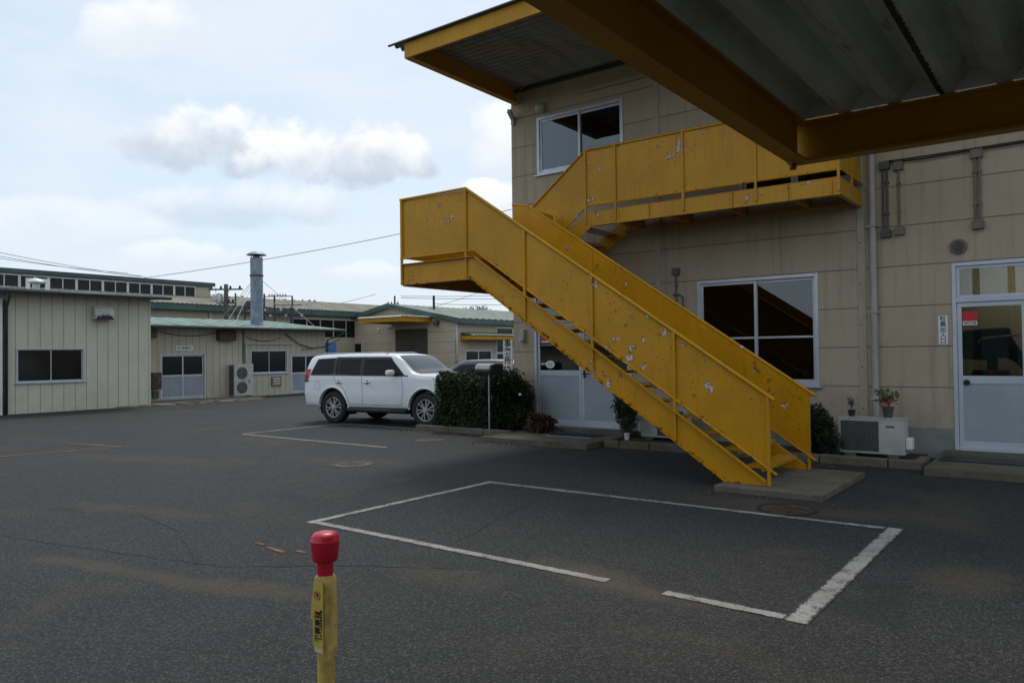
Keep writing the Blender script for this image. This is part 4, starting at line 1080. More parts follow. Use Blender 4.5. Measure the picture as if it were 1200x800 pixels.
def wheel(parent, x, y, r, rr_, spokes, sd):
    t = MB().lathe([(rr_*.98,-.11),(rr_+.02,-.125),(r-.03,-.12),(r-.008,-.10),(r,-.06),(r,.06),(r-.008,.10),(r-.03,.12),(rr_+.02,.125),(rr_*.98,.11),(rr_*.98,-.11)], (x,y,r), 48, 'y', False).build('wheel', 'rubber', parent, 'a')
    b = MB().lathe([(rr_*.97,-.04),(rr_*.97,.04)], (x,y,r), 32, 'y'); b.build('brake_disc', 'black', t)
    b = MB()
    yo = y+sd*.10
    ringp = [(x+rr_*.95*math.cos(a), yo, r+rr_*.95*math.sin(a)) for a in np.linspace(0,2*math.pi,41)]; b.tube(ringp, .014, 6, False)
    for k in range(spokes):
        a0 = 2*math.pi*k/spokes+.2
        for da in (-.20,.20):
            p = Vector((x+.055*math.cos(a0+da*.6),yo+sd*.005,r+.055*math.sin(a0+da*.6))); q = Vector((x+rr_*.93*math.cos(a0+da),yo,r+rr_*.93*math.sin(a0+da)))
            b.bar(p, q, .027, .02, (0,sd,0))
    b.lathe([(.06,-.03),(.06,.02),(.045,.028)] if sd > 0 else [(.06,.03),(.06,-.02),(.045,-.028)], (x,yo,r), 18, 'y')
    b.build('rim', 'alloy', t)
    return t
def build_suv():
    t = thing('parked_car', 'white parked SUV with dark windows behind the hedge', 'car', group='parked cars')
    #      x     zb   zl    zt    hs   hm   hb   hr
    st = [(-1.16,.56,1.02,1.12,.80,.84,.82,.75),(-1.14,.48,1.07,1.46,.86,.895,.88,.73),(-1.09,.45,1.095,1.64,.885,.915,.90,.73),(-1.0,.43,1.115,1.755,.895,.925,.91,.73),(-.82,.42,1.125,1.805,.905,.932,.918,.73),
          (-.2,.40,1.13,1.832,.908,.936,.922,.73),(.7,.40,1.115,1.84,.908,.936,.922,.735),(1.40,.40,1.10,1.825,.908,.936,.922,.735),(1.78,.40,1.095,1.785,.908,.936,.92,.73),(2.0,.40,1.09,1.66,.908,.936,.918,.73),
          (2.22,.40,1.085,1.46,.908,.936,.915,.735),(2.43,.40,1.08,1.265,.908,.936,.91,.76),(2.62,.41,1.07,1.20,.905,.933,.905,.78),(3.0,.42,1.05,1.185,.905,.93,.895,.77),(3.35,.44,1.00,1.15,.885,.91,.875,.71),
          (3.52,.46,.94,1.08,.83,.86,.82,.63),(3.62,.48,.86,.96,.75,.78,.74,.52),(3.67,.52,.76,.82,.66,.69,.65,.42)]
    c = Car(st); wz = .385
    body = c.body('carwhite', t, ((0,wz),(2.79,wz)), .47)
    # dark wheel housings
    for wx in (0,2.79):
        b = MB().lathe([(.468,-.80),(.468,-.56)], (wx,0,wz), 40, 'y'); 
        for y0, y1 in ((-.86,-.545),(.545,.86)):
            bb = MB(); k = 24
            for i in range(k+1):
                a = -.35+(math.pi+.7)*i/k
                for yy in (y0,y1): bb.v.append((wx+.462*math.cos(a),yy,wz+.462*math.sin(a)))
            for i in range(k): bb.f.append((2*i,2*i+1,2*i+3,2*i+2))
            bb.add([(wx+.462*math.cos(a),(y0 if abs(y0)<abs(y1) else y1),wz+.462*math.sin(a)) for a in np.linspace(-.35,math.pi+.35,25)],[tuple(range(25))])
            bb.build('wheel_housing', 'black', t)
    # arch flares
    for wx in (0,2.79):
        for sd in (1,-1):
            b = MB(); pts = []
            for a in np.linspace(-.42,math.pi+.42,36):
                x = wx+.492*math.cos(a); z = wz+.492*math.sin(a); z = max(z,.42); pts.append((x, sd*(c.hw(x,z)+.004), z))
            b.tube(pts, .026, 8); b.build('arch_flare', 'carwhite', t, 'all')
    for wx in (0,2.79):
        for sd in (1,-1): wheel(t, wx, sd*.80, .405, .265, 6, sd)
    # side glass
    c.side('side_window', 'carglass', t, ((-.86,1.165),(.02,1.17),(-.02,1.70),(-.66,1.67)))
    c.side('side_window', 'carglass', t, ((.07,1.17),(.88,1.16),(.84,1.71),(.03,1.705)))
    c.side('side_window', 'carglass', t, ((.95,1.16),(2.20,1.15),(1.74,1.66),(.91,1.71)))
    c.side('window_pillar', 'black', t, ((.86,1.165),(.97,1.165),(.93,1.71),(.82,1.71)), off_=.0055, nu=2)
    c.side('window_pillar', 'black', t, ((.00,1.175),(.09,1.175),(.05,1.70),(-.04,1.70)), off_=.0055, nu=2)
    c.side('window_pillar', 'black', t, ((.18,1.175),(.21,1.175),(.14,1.70),(.11,1.70)), off_=.0055, nu=2)
    c.side('window_visor', 'black', t, ((.05,1.655),(1.78,1.635),(1.70,1.72),(.02,1.73)), off_=.018, nu=14, nv=2)
    c.seam('window_trim', t, [(-.86,1.15),(.9,1.145),(2.30,1.135)], .03, 'black', .006)
    # door gaps
    c.seam('door_gap', t, [(.93,1.15),(.95,.60),(.93,.50)]); c.seam('door_gap', t, [(2.12,1.12),(2.18,.85),(2.12,.50)])
    c.seam('door_gap', t, [(.05,1.15),(.02,1.05),(.22,.98),(.42,.75),(.53,.52)]); c.seam('door_gap', t, [(.50,.50),(1.3,.495),(2.13,.50)])
    c.seam('fuel_flap_gap', t, [(-.62,1.0),(-.42,1.0),(-.42,.82),(-.62,.82),(-.62,1.0)], .005)
    for hx in (.20,1.10):
        for sd in (1,-1):
            b = MB(); y = sd*(c.hw(hx,.99)); b.tube([(hx-.1,y+sd*.008,.985),(hx-.08,y+sd*.035,.99),(hx+.08,y+sd*.035,.99),(hx+.1,y+sd*.008,.985)], .015, 8); b.build('door_handle', 'carwhite', t, 'all')
            MB().lathe([(.045,-.004),(.045,.004)], (hx+.0,y+sd*.001,.985), 16, 'y').build('handle_recess', 'darkbox', t)
    for sd in (1,-1):
        y = sd*(c.hw(1.93,1.22))
        b = MB(); b.tube([(1.93,y+sd*.02,1.17),(1.93,y+sd*.10,1.17)], .03, 8); b.build('mirror_arm', 'black', t, 'all')
        bm_ = bmesh.new(); bmesh.ops.create_cube(bm_, size=1); bmesh.ops.subdivide_edges(bm_, edges=bm_.edges[:], cuts=3, use_grid_fill=True)
        for v in bm_.verts:
            q = v.co*2; rr2 = (abs(q.x)**5+abs(q.y)**5+abs(q.z)**5)**.2; q = q/max(rr2,1e-6)*max(abs(q.x),abs(q.y),abs(q.z))
            v.co = Vector((1.92+q.x*.075*(1-.2*abs(q.z)), y+sd*.20+q.y*.11, 1.235+q.z*.085))
        me = bpy.data.meshes.new('mirror'); bm_.to_mesh(me); bm_.free(); me.materials.append(M['carwhite']); me.polygons.foreach_set('use_smooth',[True]*len(me.polygons))
        o = bpy.data.objects.new('mirror', me); COL.objects.link(o); o.parent = t
        MB().tube([(.5,sd*.955,.36),(2.28,sd*.955,.36)], .05, 8).build('side_step', 'black', t, 'all')
        b = MB(); b.box(.46,sd*.60,.30,2.3,sd*.90,.40); b.build('underbody', 'black', t)
        MB().tube([(-.75,sd*.60,1.80),(-.6,sd*.61,1.85),(1.3,sd*.61,1.855),(1.5,sd*.60,1.82)], .014, 8).build('roof_rail', 'steel', t, 'all')
    MB().box(-1.0,-.5,.32,.0-.5,.5,.5).build('underbody', 'black', t)
    c.top('windshield', 'carwind', t, 1.88, 2.46, .65, .745, .022)
    c.top('wiper_cowl', 'black', t, 2.45, 2.56, .74, .74, .018, 8, 3)
    for sd in (1,-1): c.side('tail_light', 'taillight', t, ((-1.13,1.03),(-.93,1.06),(-.86,1.34),(-1.08,1.34)), (sd,), .014)
    for sd in (1,-1): c.side('tail_light_surround', 'black', t, ((-1.13,.98),(-.93,1.0),(-.92,1.03),(-1.13,1.03)), (sd,), .012, 4, 2)
    for sd in (1,-1): c.side('head_light', 'headlight', t, ((3.30,.86),(3.58,.80),(3.58,.88),(3.28,1.0)), (sd,), .010)
    b = MB(); b.box(-1.16,-.62,1.16,-1.10,.62,1.2); b.build('tailgate_trim', 'steel', t)
    b = MB(); b.add([(-1.125,-.60,1.22),(-1.125,.60,1.22),(-1.0,.56,1.70),(-1.0,-.56,1.70)], [(0,1,2,3)]); b.build('rear_window', 'carglass', t)
    for sd in (1,): 
        b = MB(); b.box(3.63,-.42,.62,3.70,.42,.82); b.build('grille', 'black', t, bevel=.02)
        b = MB()
        for k in range(-5,6): b.box(3.66,k*.075-.012,.63,3.712,k*.075+.012,.81)
        b.build('grille_bar', 'chrome', t, bevel=.005)
    MB().box(3.70,-.165,.48,3.715,.165,.60).build('number_plate', 'paper', t)
    MB().box(-1.175,-.165,.86,-1.155,.165,1.0).build('number_plate', 'paper', t)
    b = MB(); pr = [(-1.16,.40),(-.56,.40),(-.50,.46),(-.56,.56),(-1.17,.56)]
    for sd in (1,-1): c.side('bumper_edge', 'carwhite', t, ((-1.10,.46),(-.50,.44),(-.50,.52),(-1.12,.56)), (sd,), .018, 8, 2)
    return t
suv = build_suv()
def zmap(z): return z if z < .5 else (.5+(z-.5)*1.127 if z < 1.13 else 1.21+(z-1.13)*.79)
for ch in suv.children:                                        # stretch the body: longer wheelbase, higher waist, lower roof
    fam = [ch]
    if ch.name.startswith('wheel') and 'housing' not in ch.name: fam = [ch]+list(ch.children)
    for o in fam:
        isw = len(fam) > 1
        for v in o.data.vertices:
            if isw: v.co.x += .112 if v.co.x > 1.4 else 0.
            else: v.co.x *= 1.04 if v.co.x > -.5 else 1.0; v.co.x += .13*min(1., max(0., (-.5-v.co.x)/.6)) ; v.co.z = zmap(v.co.z)
# wheels on the ground: rear (-15.30,12.71) front (-12.50,13.05); near side is its right side (-y)
hd_ = R(7.0); RWX, RWY = -15.40, 12.80
suv.rotation_euler = (0,0,hd_)
nx, ny = -math.sin(hd_), math.cos(hd_)
suv.location = (RWX+nx*.86, RWY+ny*.86, 0)
def build_dark():
    t = thing('parked_car', 'dark blue parked car showing only its roof above the hedge', 'car', group='parked cars')
    st = [(-.80,.50,.86,.95,.70,.74,.72,.62),(-.76,.40,.92,1.15,.76,.80,.78,.60),(-.62,.34,.95,1.36,.79,.83,.81,.58),(-.3,.30,.96,1.49,.80,.84,.82,.58),(.5,.28,.95,1.53,.80,.845,.825,.59),(1.2,.28,.94,1.52,.80,.845,.825,.59),
          (1.6,.28,.93,1.43,.80,.845,.82,.59),(2.15,.28,.92,1.13,.80,.845,.815,.62),(2.4,.29,.91,1.02,.80,.84,.81,.64),(2.9,.30,.84,.93,.77,.81,.77,.56),(3.15,.34,.74,.82,.70,.73,.69,.46),(3.22,.40,.64,.70,.60,.63,.6,.36)]
    c = Car(st); wz = .31
    c.body('cardark', t, ((0,wz),(2.5,wz)), .36)
    for wx in (0,2.5):
        for sd in (1,-1): wheel(t, wx, sd*.74, wz, .20, 5, sd)
    c.side('side_window', 'carglass', t, ((-.5,1.0),(.45,.99),(.42,1.40),(-.36,1.37))); c.side('side_window', 'carglass', t, ((.52,.99),(1.85,.97),(1.42,1.37),(.50,1.40)))
    c.top('windshield', 'carglass', t, 1.55, 2.25, .53, .66); 
    b = MB(); b.add([(-.79,-.55,1.0),(-.79,.55,1.0),(-.60,.50,1.38),(-.60,-.50,1.38)], [(0,1,2,3)]); b.build('rear_window', 'carglass', t)
    for sd in (1,-1): c.side('tail_light', 'taillight', t, ((-.76,.75),(-.62,.78),(-.60,.95),(-.74,.95)), (sd,), .01)
    for sd in (1,-1): c.side('head_light', 'headlight', t, ((2.85,.70),(3.12,.64),(3.12,.72),(2.8,.82)), (sd,), .01)
    c.seam('door_gap', t, [(.48,.97),(.50,.4)]); c.seam('door_gap', t, [(1.75,.95),(1.8,.7),(1.72,.38)])
    return t
dc = build_dark(); dc.rotation_euler = (0,0,R(184)); dc.location = (-13.9,18.3,0); dc.scale = (1.02,1.02,1.02)

# ------------------------------------------------------------------ left shed (front)
AX = -27.0
sa = thing('storage_shed', 'cream ribbed metal shed with one wide dark window at left', 'shed', (AX-3,11.7,0))
WA = (9.72,11.76,.97,2.07)
holed_wall('x', AX, .15, 9.45, 14.05, .0, 3.86, [WA]).build('front_wall', 'cladA', sa)
b = MB(); b.box(AX-6,13.9,0,AX-.152,14.05,3.86); b.box(AX-6,9.45,0,AX-.152,9.6,3.86); b.box(AX-6.2,9.45,0,AX-6.002,14.05,3.86); b.build('side_wall', 'cladA', sa)
w = sliding_window(sa, 'x', AX, *WA, fmat='alu', gmat='darkglass', w=.035)
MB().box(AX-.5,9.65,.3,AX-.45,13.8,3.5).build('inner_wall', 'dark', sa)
b = MB(); b.prism([(AX+.55,3.84),(AX+.55,3.93),(AX-6.6,4.12),(AX-6.6,4.03)], 'y', 8.2, 14.55); ro = b.build('roof', 'darkedge', sa, bevel=.01)
b = MB()
for k in range(13):
    y = 8.25+k*.5; b.prism([(AX+.55,3.932),(AX+.55,3.965),(AX-6.6,4.155),(AX-6.6,4.122)], 'y', y, y+.05)
b.build('roof_rib', 'greenrib', ro)
MB().tube([(AX+.6,8.2,3.84),(AX+.6,14.5,3.86)], .06, 8).build('gutter', 'darkedge', sa, 'all')
MB().tube([(AX+.58,9.35,3.80),(AX+.30,9.40,3.55),(AX+.08,9.42,3.35),(AX+.07,9.42,0)], .045, 8).build('downpipe', 'darkedge', sa, 'all')
b = MB(); b.prism([(AX+.002,3.05),(AX+.32,3.05),(AX+.34,3.2),(AX+.30,3.42),(AX+.2,3.5),(AX+.002,3.5)], 'y', 11.98, 12.62); vh = b.build('vent_hood', 'offwhite', sa, bevel=.02)
b = MB(); b.prism([(12.0,3.05),(12.08,3.18),(12.16,3.13),(12.22,3.24),(12.34,3.22),(12.42,3.25),(12.52,3.16),(12.6,3.05)], 'x', AX+.335, AX+.338); b.build('hood_mouth', 'black', vh)
ws = thing('storage_shed', 'white clad shed at the left edge of the yard', 'shed', (AX-3,7,0))
MB().box(AX-6,2.0,0,AX+.12,9.3,3.62).build('wall', 'white wall', ws); MB().prism([(AX+.5,3.625),(AX+.5,3.70),(AX-6.5,4.2),(AX-6.5,4.125)], 'y', 1.8, 8.18).build('roof', 'slate', ws)
rvn = thing('roof_vent', 'small galvanised mushroom vent on the left shed roof', 'vent', (AX-1.2,10.75,3.98))
b = MB().lathe([(.17,.0),(.15,.10),(.11,.12),(.11,.34)], (AX-1.2,10.75,3.95), 16); b.build('pipe', 'steel', rvn, 'a')
b = MB().lathe([(.11,.30),(.24,.34),(.25,.38),(.18,.45),(.04,.50)], (AX-1.2,10.75,3.95), 16); b.build('cap', 'white', rvn, 'a')

# ------------------------------------------------------------------ annex with chimney
BX = -29.3
ax = thing('workshop_annex', 'low beige workshop annex with pale green ribbed roof', 'building', (BX-3,19.5,0))
D1 = (15.62,17.55,.05,1.88); WB = (19.7,21.62,.98,2.02); D2 = (21.8,23.55,.02,1.82)
holed_wall('x', BX, .15, 15.05, 23.80, .0, 2.92, [D1,WB,D2]).build('front_wall', 'cladB', ax)
b = MB(); b.box(BX-6,23.65,0,BX-.152,23.80,2.92); b.box(BX-6,15.05,0,BX-.152,15.2,2.92); b.box(BX-6.2,15.05,0,BX-6.002,23.8,2.92); b.build('side_wall', 'cladB', ax)
MB().box(BX-1.2,15.3,0,BX-1.1,23.6,2.9).build('inner_wall', 'dark', ax)
b = MB(); b.prism([(BX+.62,2.93),(BX+.62,3.0),(BX-5.5,3.62),(BX-6.6,3.62),(BX-6.6,3.55)], 'y', 14.1, 24.45); ro = b.build('roof', 'greenroof', ax)
b = MB()
for k in range(14):
    y = 14.2+k*.74; b.prism([(BX+.63,3.002),(BX+.63,3.012),(BX-5.5,3.634),(BX-5.5,3.622)], 'y', y, y+.24)
b.build('roof_rib', 'greenrib', ro)
MB().tube([(BX+.68,14.1,2.93),(BX+.68,24.5,2.95)], .055, 8).build('gutter', 'darkedge', ax, 'all')
b = MB().tube([(BX+.66,24.42,2.88),(BX+.5,24.3,2.70),(BX+.1,23.86,2.50),(BX+.06,23.86,0)], .04, 8); b.build('downpipe', 'darkedge', ax, 'all')
def shed_door(y0, y1, z0, z1, rail):
    fr = frame('x', BX, y0, y1, z0, z1, .035, .12, .02).build('sliding_door', 'alu', ax)
    ym = (y0+y1)/2; s = MB(); p = MB(); gl = MB()
    for a, b_, w_ in ((y0+.05,ym+.02,.02),(ym-.02,y1-.05,.055)):
        f2 = frame('x', BX, a, b_, z0+.05, z1-.05, .05, .03, -w_); s.add(f2.v, f2.f); s.box(BX-w_,a+.05,rail-.03,BX-w_-.03,b_-.05,rail+.03)
        p.box(BX-w_-.01,a+.05,z0+.10,BX-w_-.022,b_-.05,rail-.03); gl.box(BX-w_-.01,a+.05,rail+.03,BX-w_-.018,b_-.05,z1-.10)
    s.build('leaf_frame', 'alu', fr); p.build('lower_panel', 'bluegrey', fr); gl.build('pane', 'darkglass', fr)
shed_door(*D1, 1.0); shed_door(*D2, .95)
sliding_window(ax, 'x', BX, *WB, gmat='darkglass', w=.035)
b = MB(); b.box(BX+.002,19.42,2.26,BX+.07,21.9,2.33); b.box(BX+.002,19.42,.1,BX+.07,19.50,2.26); b.build('trim_pipe', 'offwhite', ax)
b = MB(); b.box(BX+.002,20.75,.40,BX+.05,21.25,.82); lv = b.build('louvre_vent', 'conduit', ax)
b = MB()
for k in range(3): b.box(BX+.052,20.82,.46+k*.12,BX+.062,21.18,.54+k*.12)
b.build('louvre_slat', 'offwhite', lv)
MB().box(BX+.002,15.18,.50,BX+.22,15.58,1.15).build('meter_box', 'rust', ax, bevel=.02)
b = MB(); b.box(BX+.222,15.42,.70,BX+.23,15.50,.95); b.box(BX+.002,15.28,.15,BX+.12,15.5,.42); b.build('meter_panel', 'darkbox', ax)
MB().box(BX+.002,18.05,2.42,BX+.28,18.85,2.86).build('exhaust_box', 'rust', ax, bevel=.02)
MB().box(BX+.002,15.06,2.5,BX+.18,15.4,2.85).build('wall_box', 'darkbox', ax, bevel=.02)
b = MB(); cz = lambda y0,y1,z0,sag: [(BX+.05,y0+(y1-y0)*k/14,z0-sag*4*(k/14)*(1-k/14)) for k in range(15)]
b.tube(cz(15.4,18.2,2.82,.22), .012, 5); b.tube(cz(19.45,21.3,2.6,.18), .012, 5); b.tube([(BX+.05,21.5,2.75),(BX+.08,22.2,2.3),(BX+.08,23.0,2.1),(BX+.1,23.8,2.2),(BX+.5,24.3,2.55)], .022, 6); b.build('hanging_cable', 'black', ax)
MB().box(BX+.002,19.30,.3,BX+.03,19.36,2.9).build('wall_seam', 'darkbox', ax)
sg = thing('door_sign', 'small white name plate above the annex sliding door', 'sign', (BX,16.6,2.1))
MB().box(BX+.002,16.28,2.02,BX+.02,17.0,2.20).build('board', 'paper', sg); text('lettering', '従業員通用口', .105, (BX+.0215,16.64,2.11), EAST, 'ink', sg, .001)
sg = thing('wall_lettering', 'dark painted characters above the right annex door', 'sign', (BX,22.7,2.1))
text('characters', '男子更衣室', .13, (BX+.004,22.75,2.03), EAST, 'inkgrey', sg, .001); sg.children[0].name = 'characters'
# annex twin fan air conditioner
t = thing('air_conditioner', 'tall twin fan outdoor air conditioner against the annex wall', 'air conditioner', (BX+.3,19.2,0), 'outdoor air conditioner units')
MB().box(BX+.05,18.62,.06,BX+.42,19.56,1.42).build('casing', 'offwhite', t, bevel=.015)
b = MB(); b.box(BX+.421,18.74,.10,BX+.424,19.26,1.36); b.build('front_recess', 'offwhite', t)
for z in (.42,1.04):
    MB().lathe([(.25,.0),(.25,.02),(.23,.025)], (BX+.425,19.0,z), 28, 'x').build('fan_grille', 'darkbox', t)
MB().box(BX+.421,19.32,.6,BX+.426,19.38,.75).build('cable_cover', 'inkgrey', t)
b = MB(); b.box(BX+.08,18.7,0,BX+.38,18.85,.058); b.box(BX+.08,19.35,0,BX+.38,19.5,.058); b.build('foot_block', 'concrete', t)
MB().box(BX+.10,18.60,.12,BX+.40,18.618,1.36).build('coil_fins', 'darkbox', t)
# chimney
ch = thing('chimney_stack', 'tall grey ribbed steel chimney with conical cap and guy wires', 'chimney', (-30.6,20.3,3.2))
cx, cy = -30.5, 20.85
pr = []
z = 3.12
while z < 6.25: pr += [(.275,z),(.275,z+.06),(.285,z+.075),(.285,z+.09)]; z += .105
pr.append((.275,6.28))
MB().lathe(pr, (cx,cy,0), 32).build('duct', 'ducts', ch, 'a')
b = MB(); b.lathe([(.02,6.50),(.36,6.48),(.44,6.42),(.45,6.40),(.30,6.52),(.06,6.58),(.01,6.60)], (cx,cy,0), 28); b.build('cap', 'ducts', ch, 'a')
b = MB()
for k in range(4): b.tube([(cx+.25*math.cos(k*1.57+.4),cy+.25*math.sin(k*1.57+.4),6.2),(cx+.25*math.cos(k*1.57+.4),cy+.25*math.sin(k*1.57+.4),6.5)], .02, 6)
b.lathe([(.14,6.25),(.14,6.5)], (cx,cy,0), 14); b.build('cap_strut', 'darkbox', ch)
MB().lathe([(.30,5.42),(.31,5.43),(.31,5.48),(.30,5.49)], (cx,cy,0), 28).build('band', 'darkbox', ch)
b = MB()
for (ex, ey, ez) in ((BX+.3,18.7,3.06),(BX-.2,18.6,3.1),(BX+.35,23.0,3.06),(-34.5,21.5,3.6)): b.tube([(cx,cy,5.45),(ex,ey,ez)], .012, 5)
b.build('guy_wire', 'steel', ch)
b = MB(); b.prism([(-31.1,3.13),(-29.8,3.02),(-29.8,3.11),(-31.1,3.22)], 'y', 20.2, 21.6); b.build('flashing', 'steel', ch)
# blue panel behind the annex
t = thing('vending_machine', 'blue and white machine standing behind the annex corner', 'vending machine', (-32.0,26.2,0))
MB().box(-32.4,25.9,.0,-31.7,26.5,2.45).build('cabinet', 'bluepanel', t, bevel=.02); MB().box(-31.698,25.96,1.45,-31.69,26.44,1.8).build('display_window', 'paper', t); MB().box(-31.698,25.96,.75,-31.69,26.44,1.35).build('dispenser_panel', 'darkglass', t)

# ------------------------------------------------------------------ long factory behind (left)
CX = -50.0
cf = thing('long_factory', 'long factory with a raised row of clerestory windows', 'building', (CX-5,35,0))
MB().box(CX-14,8,0,CX-.0,70,5.25).build('wall', 'wallC', cf)
MB().box(CX+.25,7.5,5.02,CX+.6,71,5.42).build('fascia', 'greenfascia', cf)
def corr(x0, z0, x1, z1, y0, y1, pit, amp):
    b = MB(); n = int((y1-y0)/pit*2); 
    for k in range(n+1):
        y = y0+(y1-y0)*k/n; dz = amp if k % 2 else 0
        b.v += [(x0,y,z0+dz),(x1,y,z1+dz)]
    for k in range(n): b.f.append((2*k,2*k+1,2*k+3,2*k+2))
    return b
o = corr(CX+.65,5.42,CX-7.0,6.75,7.4,71,.35,.05).build('roof', 'slate', cf); o.modifiers.new('s','SOLIDIFY').thickness = .02
o = corr(CX-14.0,5.42,CX-7.0,6.75,7.4,71,.35,.05).build('rear_roof', 'slate', cf); o.modifiers.new('s','SOLIDIFY').thickness = .02
b = MB()
for k in range(16):
    y = 34+k*.75+random.uniform(-.3,.3); s_ = random.uniform(.05,.12); b.lathe([(s_,6.7),(s_*1.2,6.80),(s_*.6,6.78+s_*1.3)], (CX-7.0+random.uniform(-.2,.2),y,0), 8)
b.build('ridge_bump', 'slate', cf)
MX = -55.0
b = MB(); b.box(MX-5,6,5.5,MX-.02,33.4,7.25); b.box(MX-.02,32.2,5.5,MX+.02,33.42,7.25); b.box(MX-.02,6,5.5,MX+.02,33.4,6.38); b.box(MX-.02,6,7.222,MX+.02,33.4,7.29); mo = b.build('monitor_wall', 'wallC', cf)
b = MB(); b.box(MX-5.4,5.5,7.30,MX+.25,33.7,7.58); b.build('monitor_roof', 'tealtrim', cf, bevel=.01)
y = 32.15; wn = 0
while y > 9:
    w_ = 1.72
    fr = frame('x', MX+.03, y-w_, y, 6.38, 7.22, .065, .10, .02)
    fr.box(MX+.04,y-w_/2-.025,6.445,MX-.04,y-w_/2+.025,7.155)
    f_ = fr.build('window', 'white', cf); pane('x', MX, y-w_+.065, y-.065, 6.445, 7.155, 0).build('pane', 'darkglass', f_); y -= w_+.02
b = MB()
for k in range(8):
    y = 37.5+k*1.35
    b.box(CX+.002,y,3.3,CX+.03,y+1.2,4.7)
b.build('window_band', 'darkglass', cf)
MB().box(CX+.031,37.3,4.7,CX+.05,48.5,4.8).build('window_frame', 'white', cf)
MB().tube([(CX+.1,30.3,0),(CX+.1,30.3,5.0)], .09, 8).build('downpipe', 'offwhite', cf)
wf = thing('white_frame', 'white square window frame standing on the roof beside the small vent', 'frame', (-36,12.2,4.4))
b = frame('x', -36, 13.35, 14.25, 4.55, 5.2, .14, .10); b.build('frame', 'white', wf)
for y in (13.45,14.05): MB().box(-36.05,y,3.0,-35.95,y+.08,4.55).build('leg', 'steel', wf)

# ------------------------------------------------------------------ gable factory behind the cars
DXr, DXl, DY = -38.23, -52.93, 43.75
gf = thing('gable_factory', 'beige gabled factory with green fascia and dark roller shutter', 'building', (-45,DY,0))
apx, apz, ez = -45.64, 5.80, 4.45
SH = (-45.07,-41.44,0.,3.82); WD = (-51.6,-49.05,1.5,2.9)
holed_wall('y', DY, .2, DXl, DXr, 0, 4.3, [SH,WD]).build('front_wall', 'wallD', gf)
MB().prism([(DXl,4.302),(DXr,4.302),(DXr,4.47),(apx,5.8),(DXl,4.47)], 'y', DY, DY+.2).build('gable_wall', 'wallD', gf)
DD = (44.55,47.75,0,2.05); WN = (48.4,50.6,1.0,3.9)
holed_wall('x', DXr, .2, DY+.202, 66, 0, 4.4, [DD,WN]).build('side_wall', 'wallD', gf)
b = MB(); b.box(DXl,DY+.202,0,DXl+.2,66,4.4); b.box(DXl,66.002,0,DXr,66.2,4.4); b.build('rear_wall', 'wallD', gf)
MB().box(DXl+.3,DY+1.5,0,DXr-1.0,DY+1.6,4.2).build('inner_wall', 'dark', gf)
for (xa, za, xb, zb) in ((apx, apz+.12, DXr+.5, ez+.02),(apx, apz+.12, DXl-.5, ez+.02)):
    b = MB(); n = 60
    for k in range(n+1):
        y = DY-.3+(66.6-DY+.3)*k/n*1.0; 
        b.v += [(xa,y,za+(.06 if k%2 else 0)),(xb,y,zb+(.06 if k%2 else 0))]
    for k in range(n): b.f.append((2*k,2*k+1,2*k+3,2*k+2))
    o = b.build('roof', 'roofD', gf); o.modifiers.new('s','SOLIDIFY').thickness = .03
b = MB()
b.prism([(DXl-.55,4.10),(DXl-.55,4.46),(apx,5.98),(DXr+.55,4.46),(DXr+.55,4.10),(apx,5.60)], 'y', DY-.36, DY-.31); b.box(DXr+.51,DY-.31,4.08,DXr+.56,66.5,4.44); b.box(DXl-.56,DY-.31,4.08,DXl-.51,66.5,4.44)
b.build('fascia', 'greenfascia', gf)
MB().box(SH[0],DY+.10,0,SH[1],DY+.14,SH[3]).build('roller_shutter', 'shutter', gf)
sliding_window(gf, 'y', DY, *WD, gmat='darkglass', w=.09)
b = MB(); b.box(-45.6,DY-3.35,4.28,-41.0,DY-3.25,4.62); b.box(-41.08,DY-3.25,4.28,-41.0,DY-.002,4.62); b.box(-45.6,DY-3.25,4.28,-45.52,DY-.002,4.62); cp = b.build('canopy', 'ybeam', gf)
b = MB(); n = 26
for k in range(n+1):
    y = DY-3.45+3.4*k/n; dz = .12 if k%2 else 0; b.v += [(-45.7,y,4.63+dz),(-40.85,y,4.63+dz)]
for k in range(n): b.f.append((2*k,2*k+1,2*k+3,2*k+2))
o = b.build('canopy_sheet', 'offwhite', cp); o.modifiers.new('s','SOLIDIFY').thickness = .03
b = MB(); b.box(-38.22,44.0,2.86,-36.9,44.08,3.15); b.box(-36.98,44.08,2.86,-36.9,51.5,3.15); cp2 = b.build('door_canopy', 'ybeam', gf)
b = MB(); n = 44
for k in range(n+1):
    y = 43.95+7.6*k/n; dz = .10 if k%2 else 0; b.v += [(-38.22,y,3.36+dz),(-36.8,y,3.16+dz)]
for k in range(n): b.f.append((2*k,2*k+1,2*k+3,2*k+2))
o = b.build('canopy_sheet', 'greenlite', cp2); o.modifiers.new('s','SOLIDIFY').thickness = .03
fr = frame('x', DXr, *DD, .08, .15).build('door', 'alu', gf); b = MB(); b.box(DXr-.02,46.1,.08,DXr-.07,46.2,1.97); b.build('mullion', 'alu', fr); pane('x', DXr, 44.63, 47.67, .08, 1.97, .06).build('pane', 'darkglass', fr)
fr = frame('x', DXr, *WN, .08, .15).build('window', 'alu', gf); b = MB(); b.box(DXr-.02,48.48,1.75,DXr-.07,50.52,1.9); b.build('mullion', 'alu', fr); pane('x', DXr, 48.48, 50.52, 1.08, 3.82, .06).build('pane', 'darkglass', fr)
b = MB(); b.tube([(DXr-.05,DY-.10,0),(DXr-.05,DY-.10,4.1)], .09, 10); b.build('downpipe', 'offwhite', gf, 'all'); 
b = MB(); b.tube([(DXr-.18,DY-.06,0),(DXr-.18,DY-.06,3.0)], .05, 8); b.build('rusty_pipe', 'rust', gf, 'all')
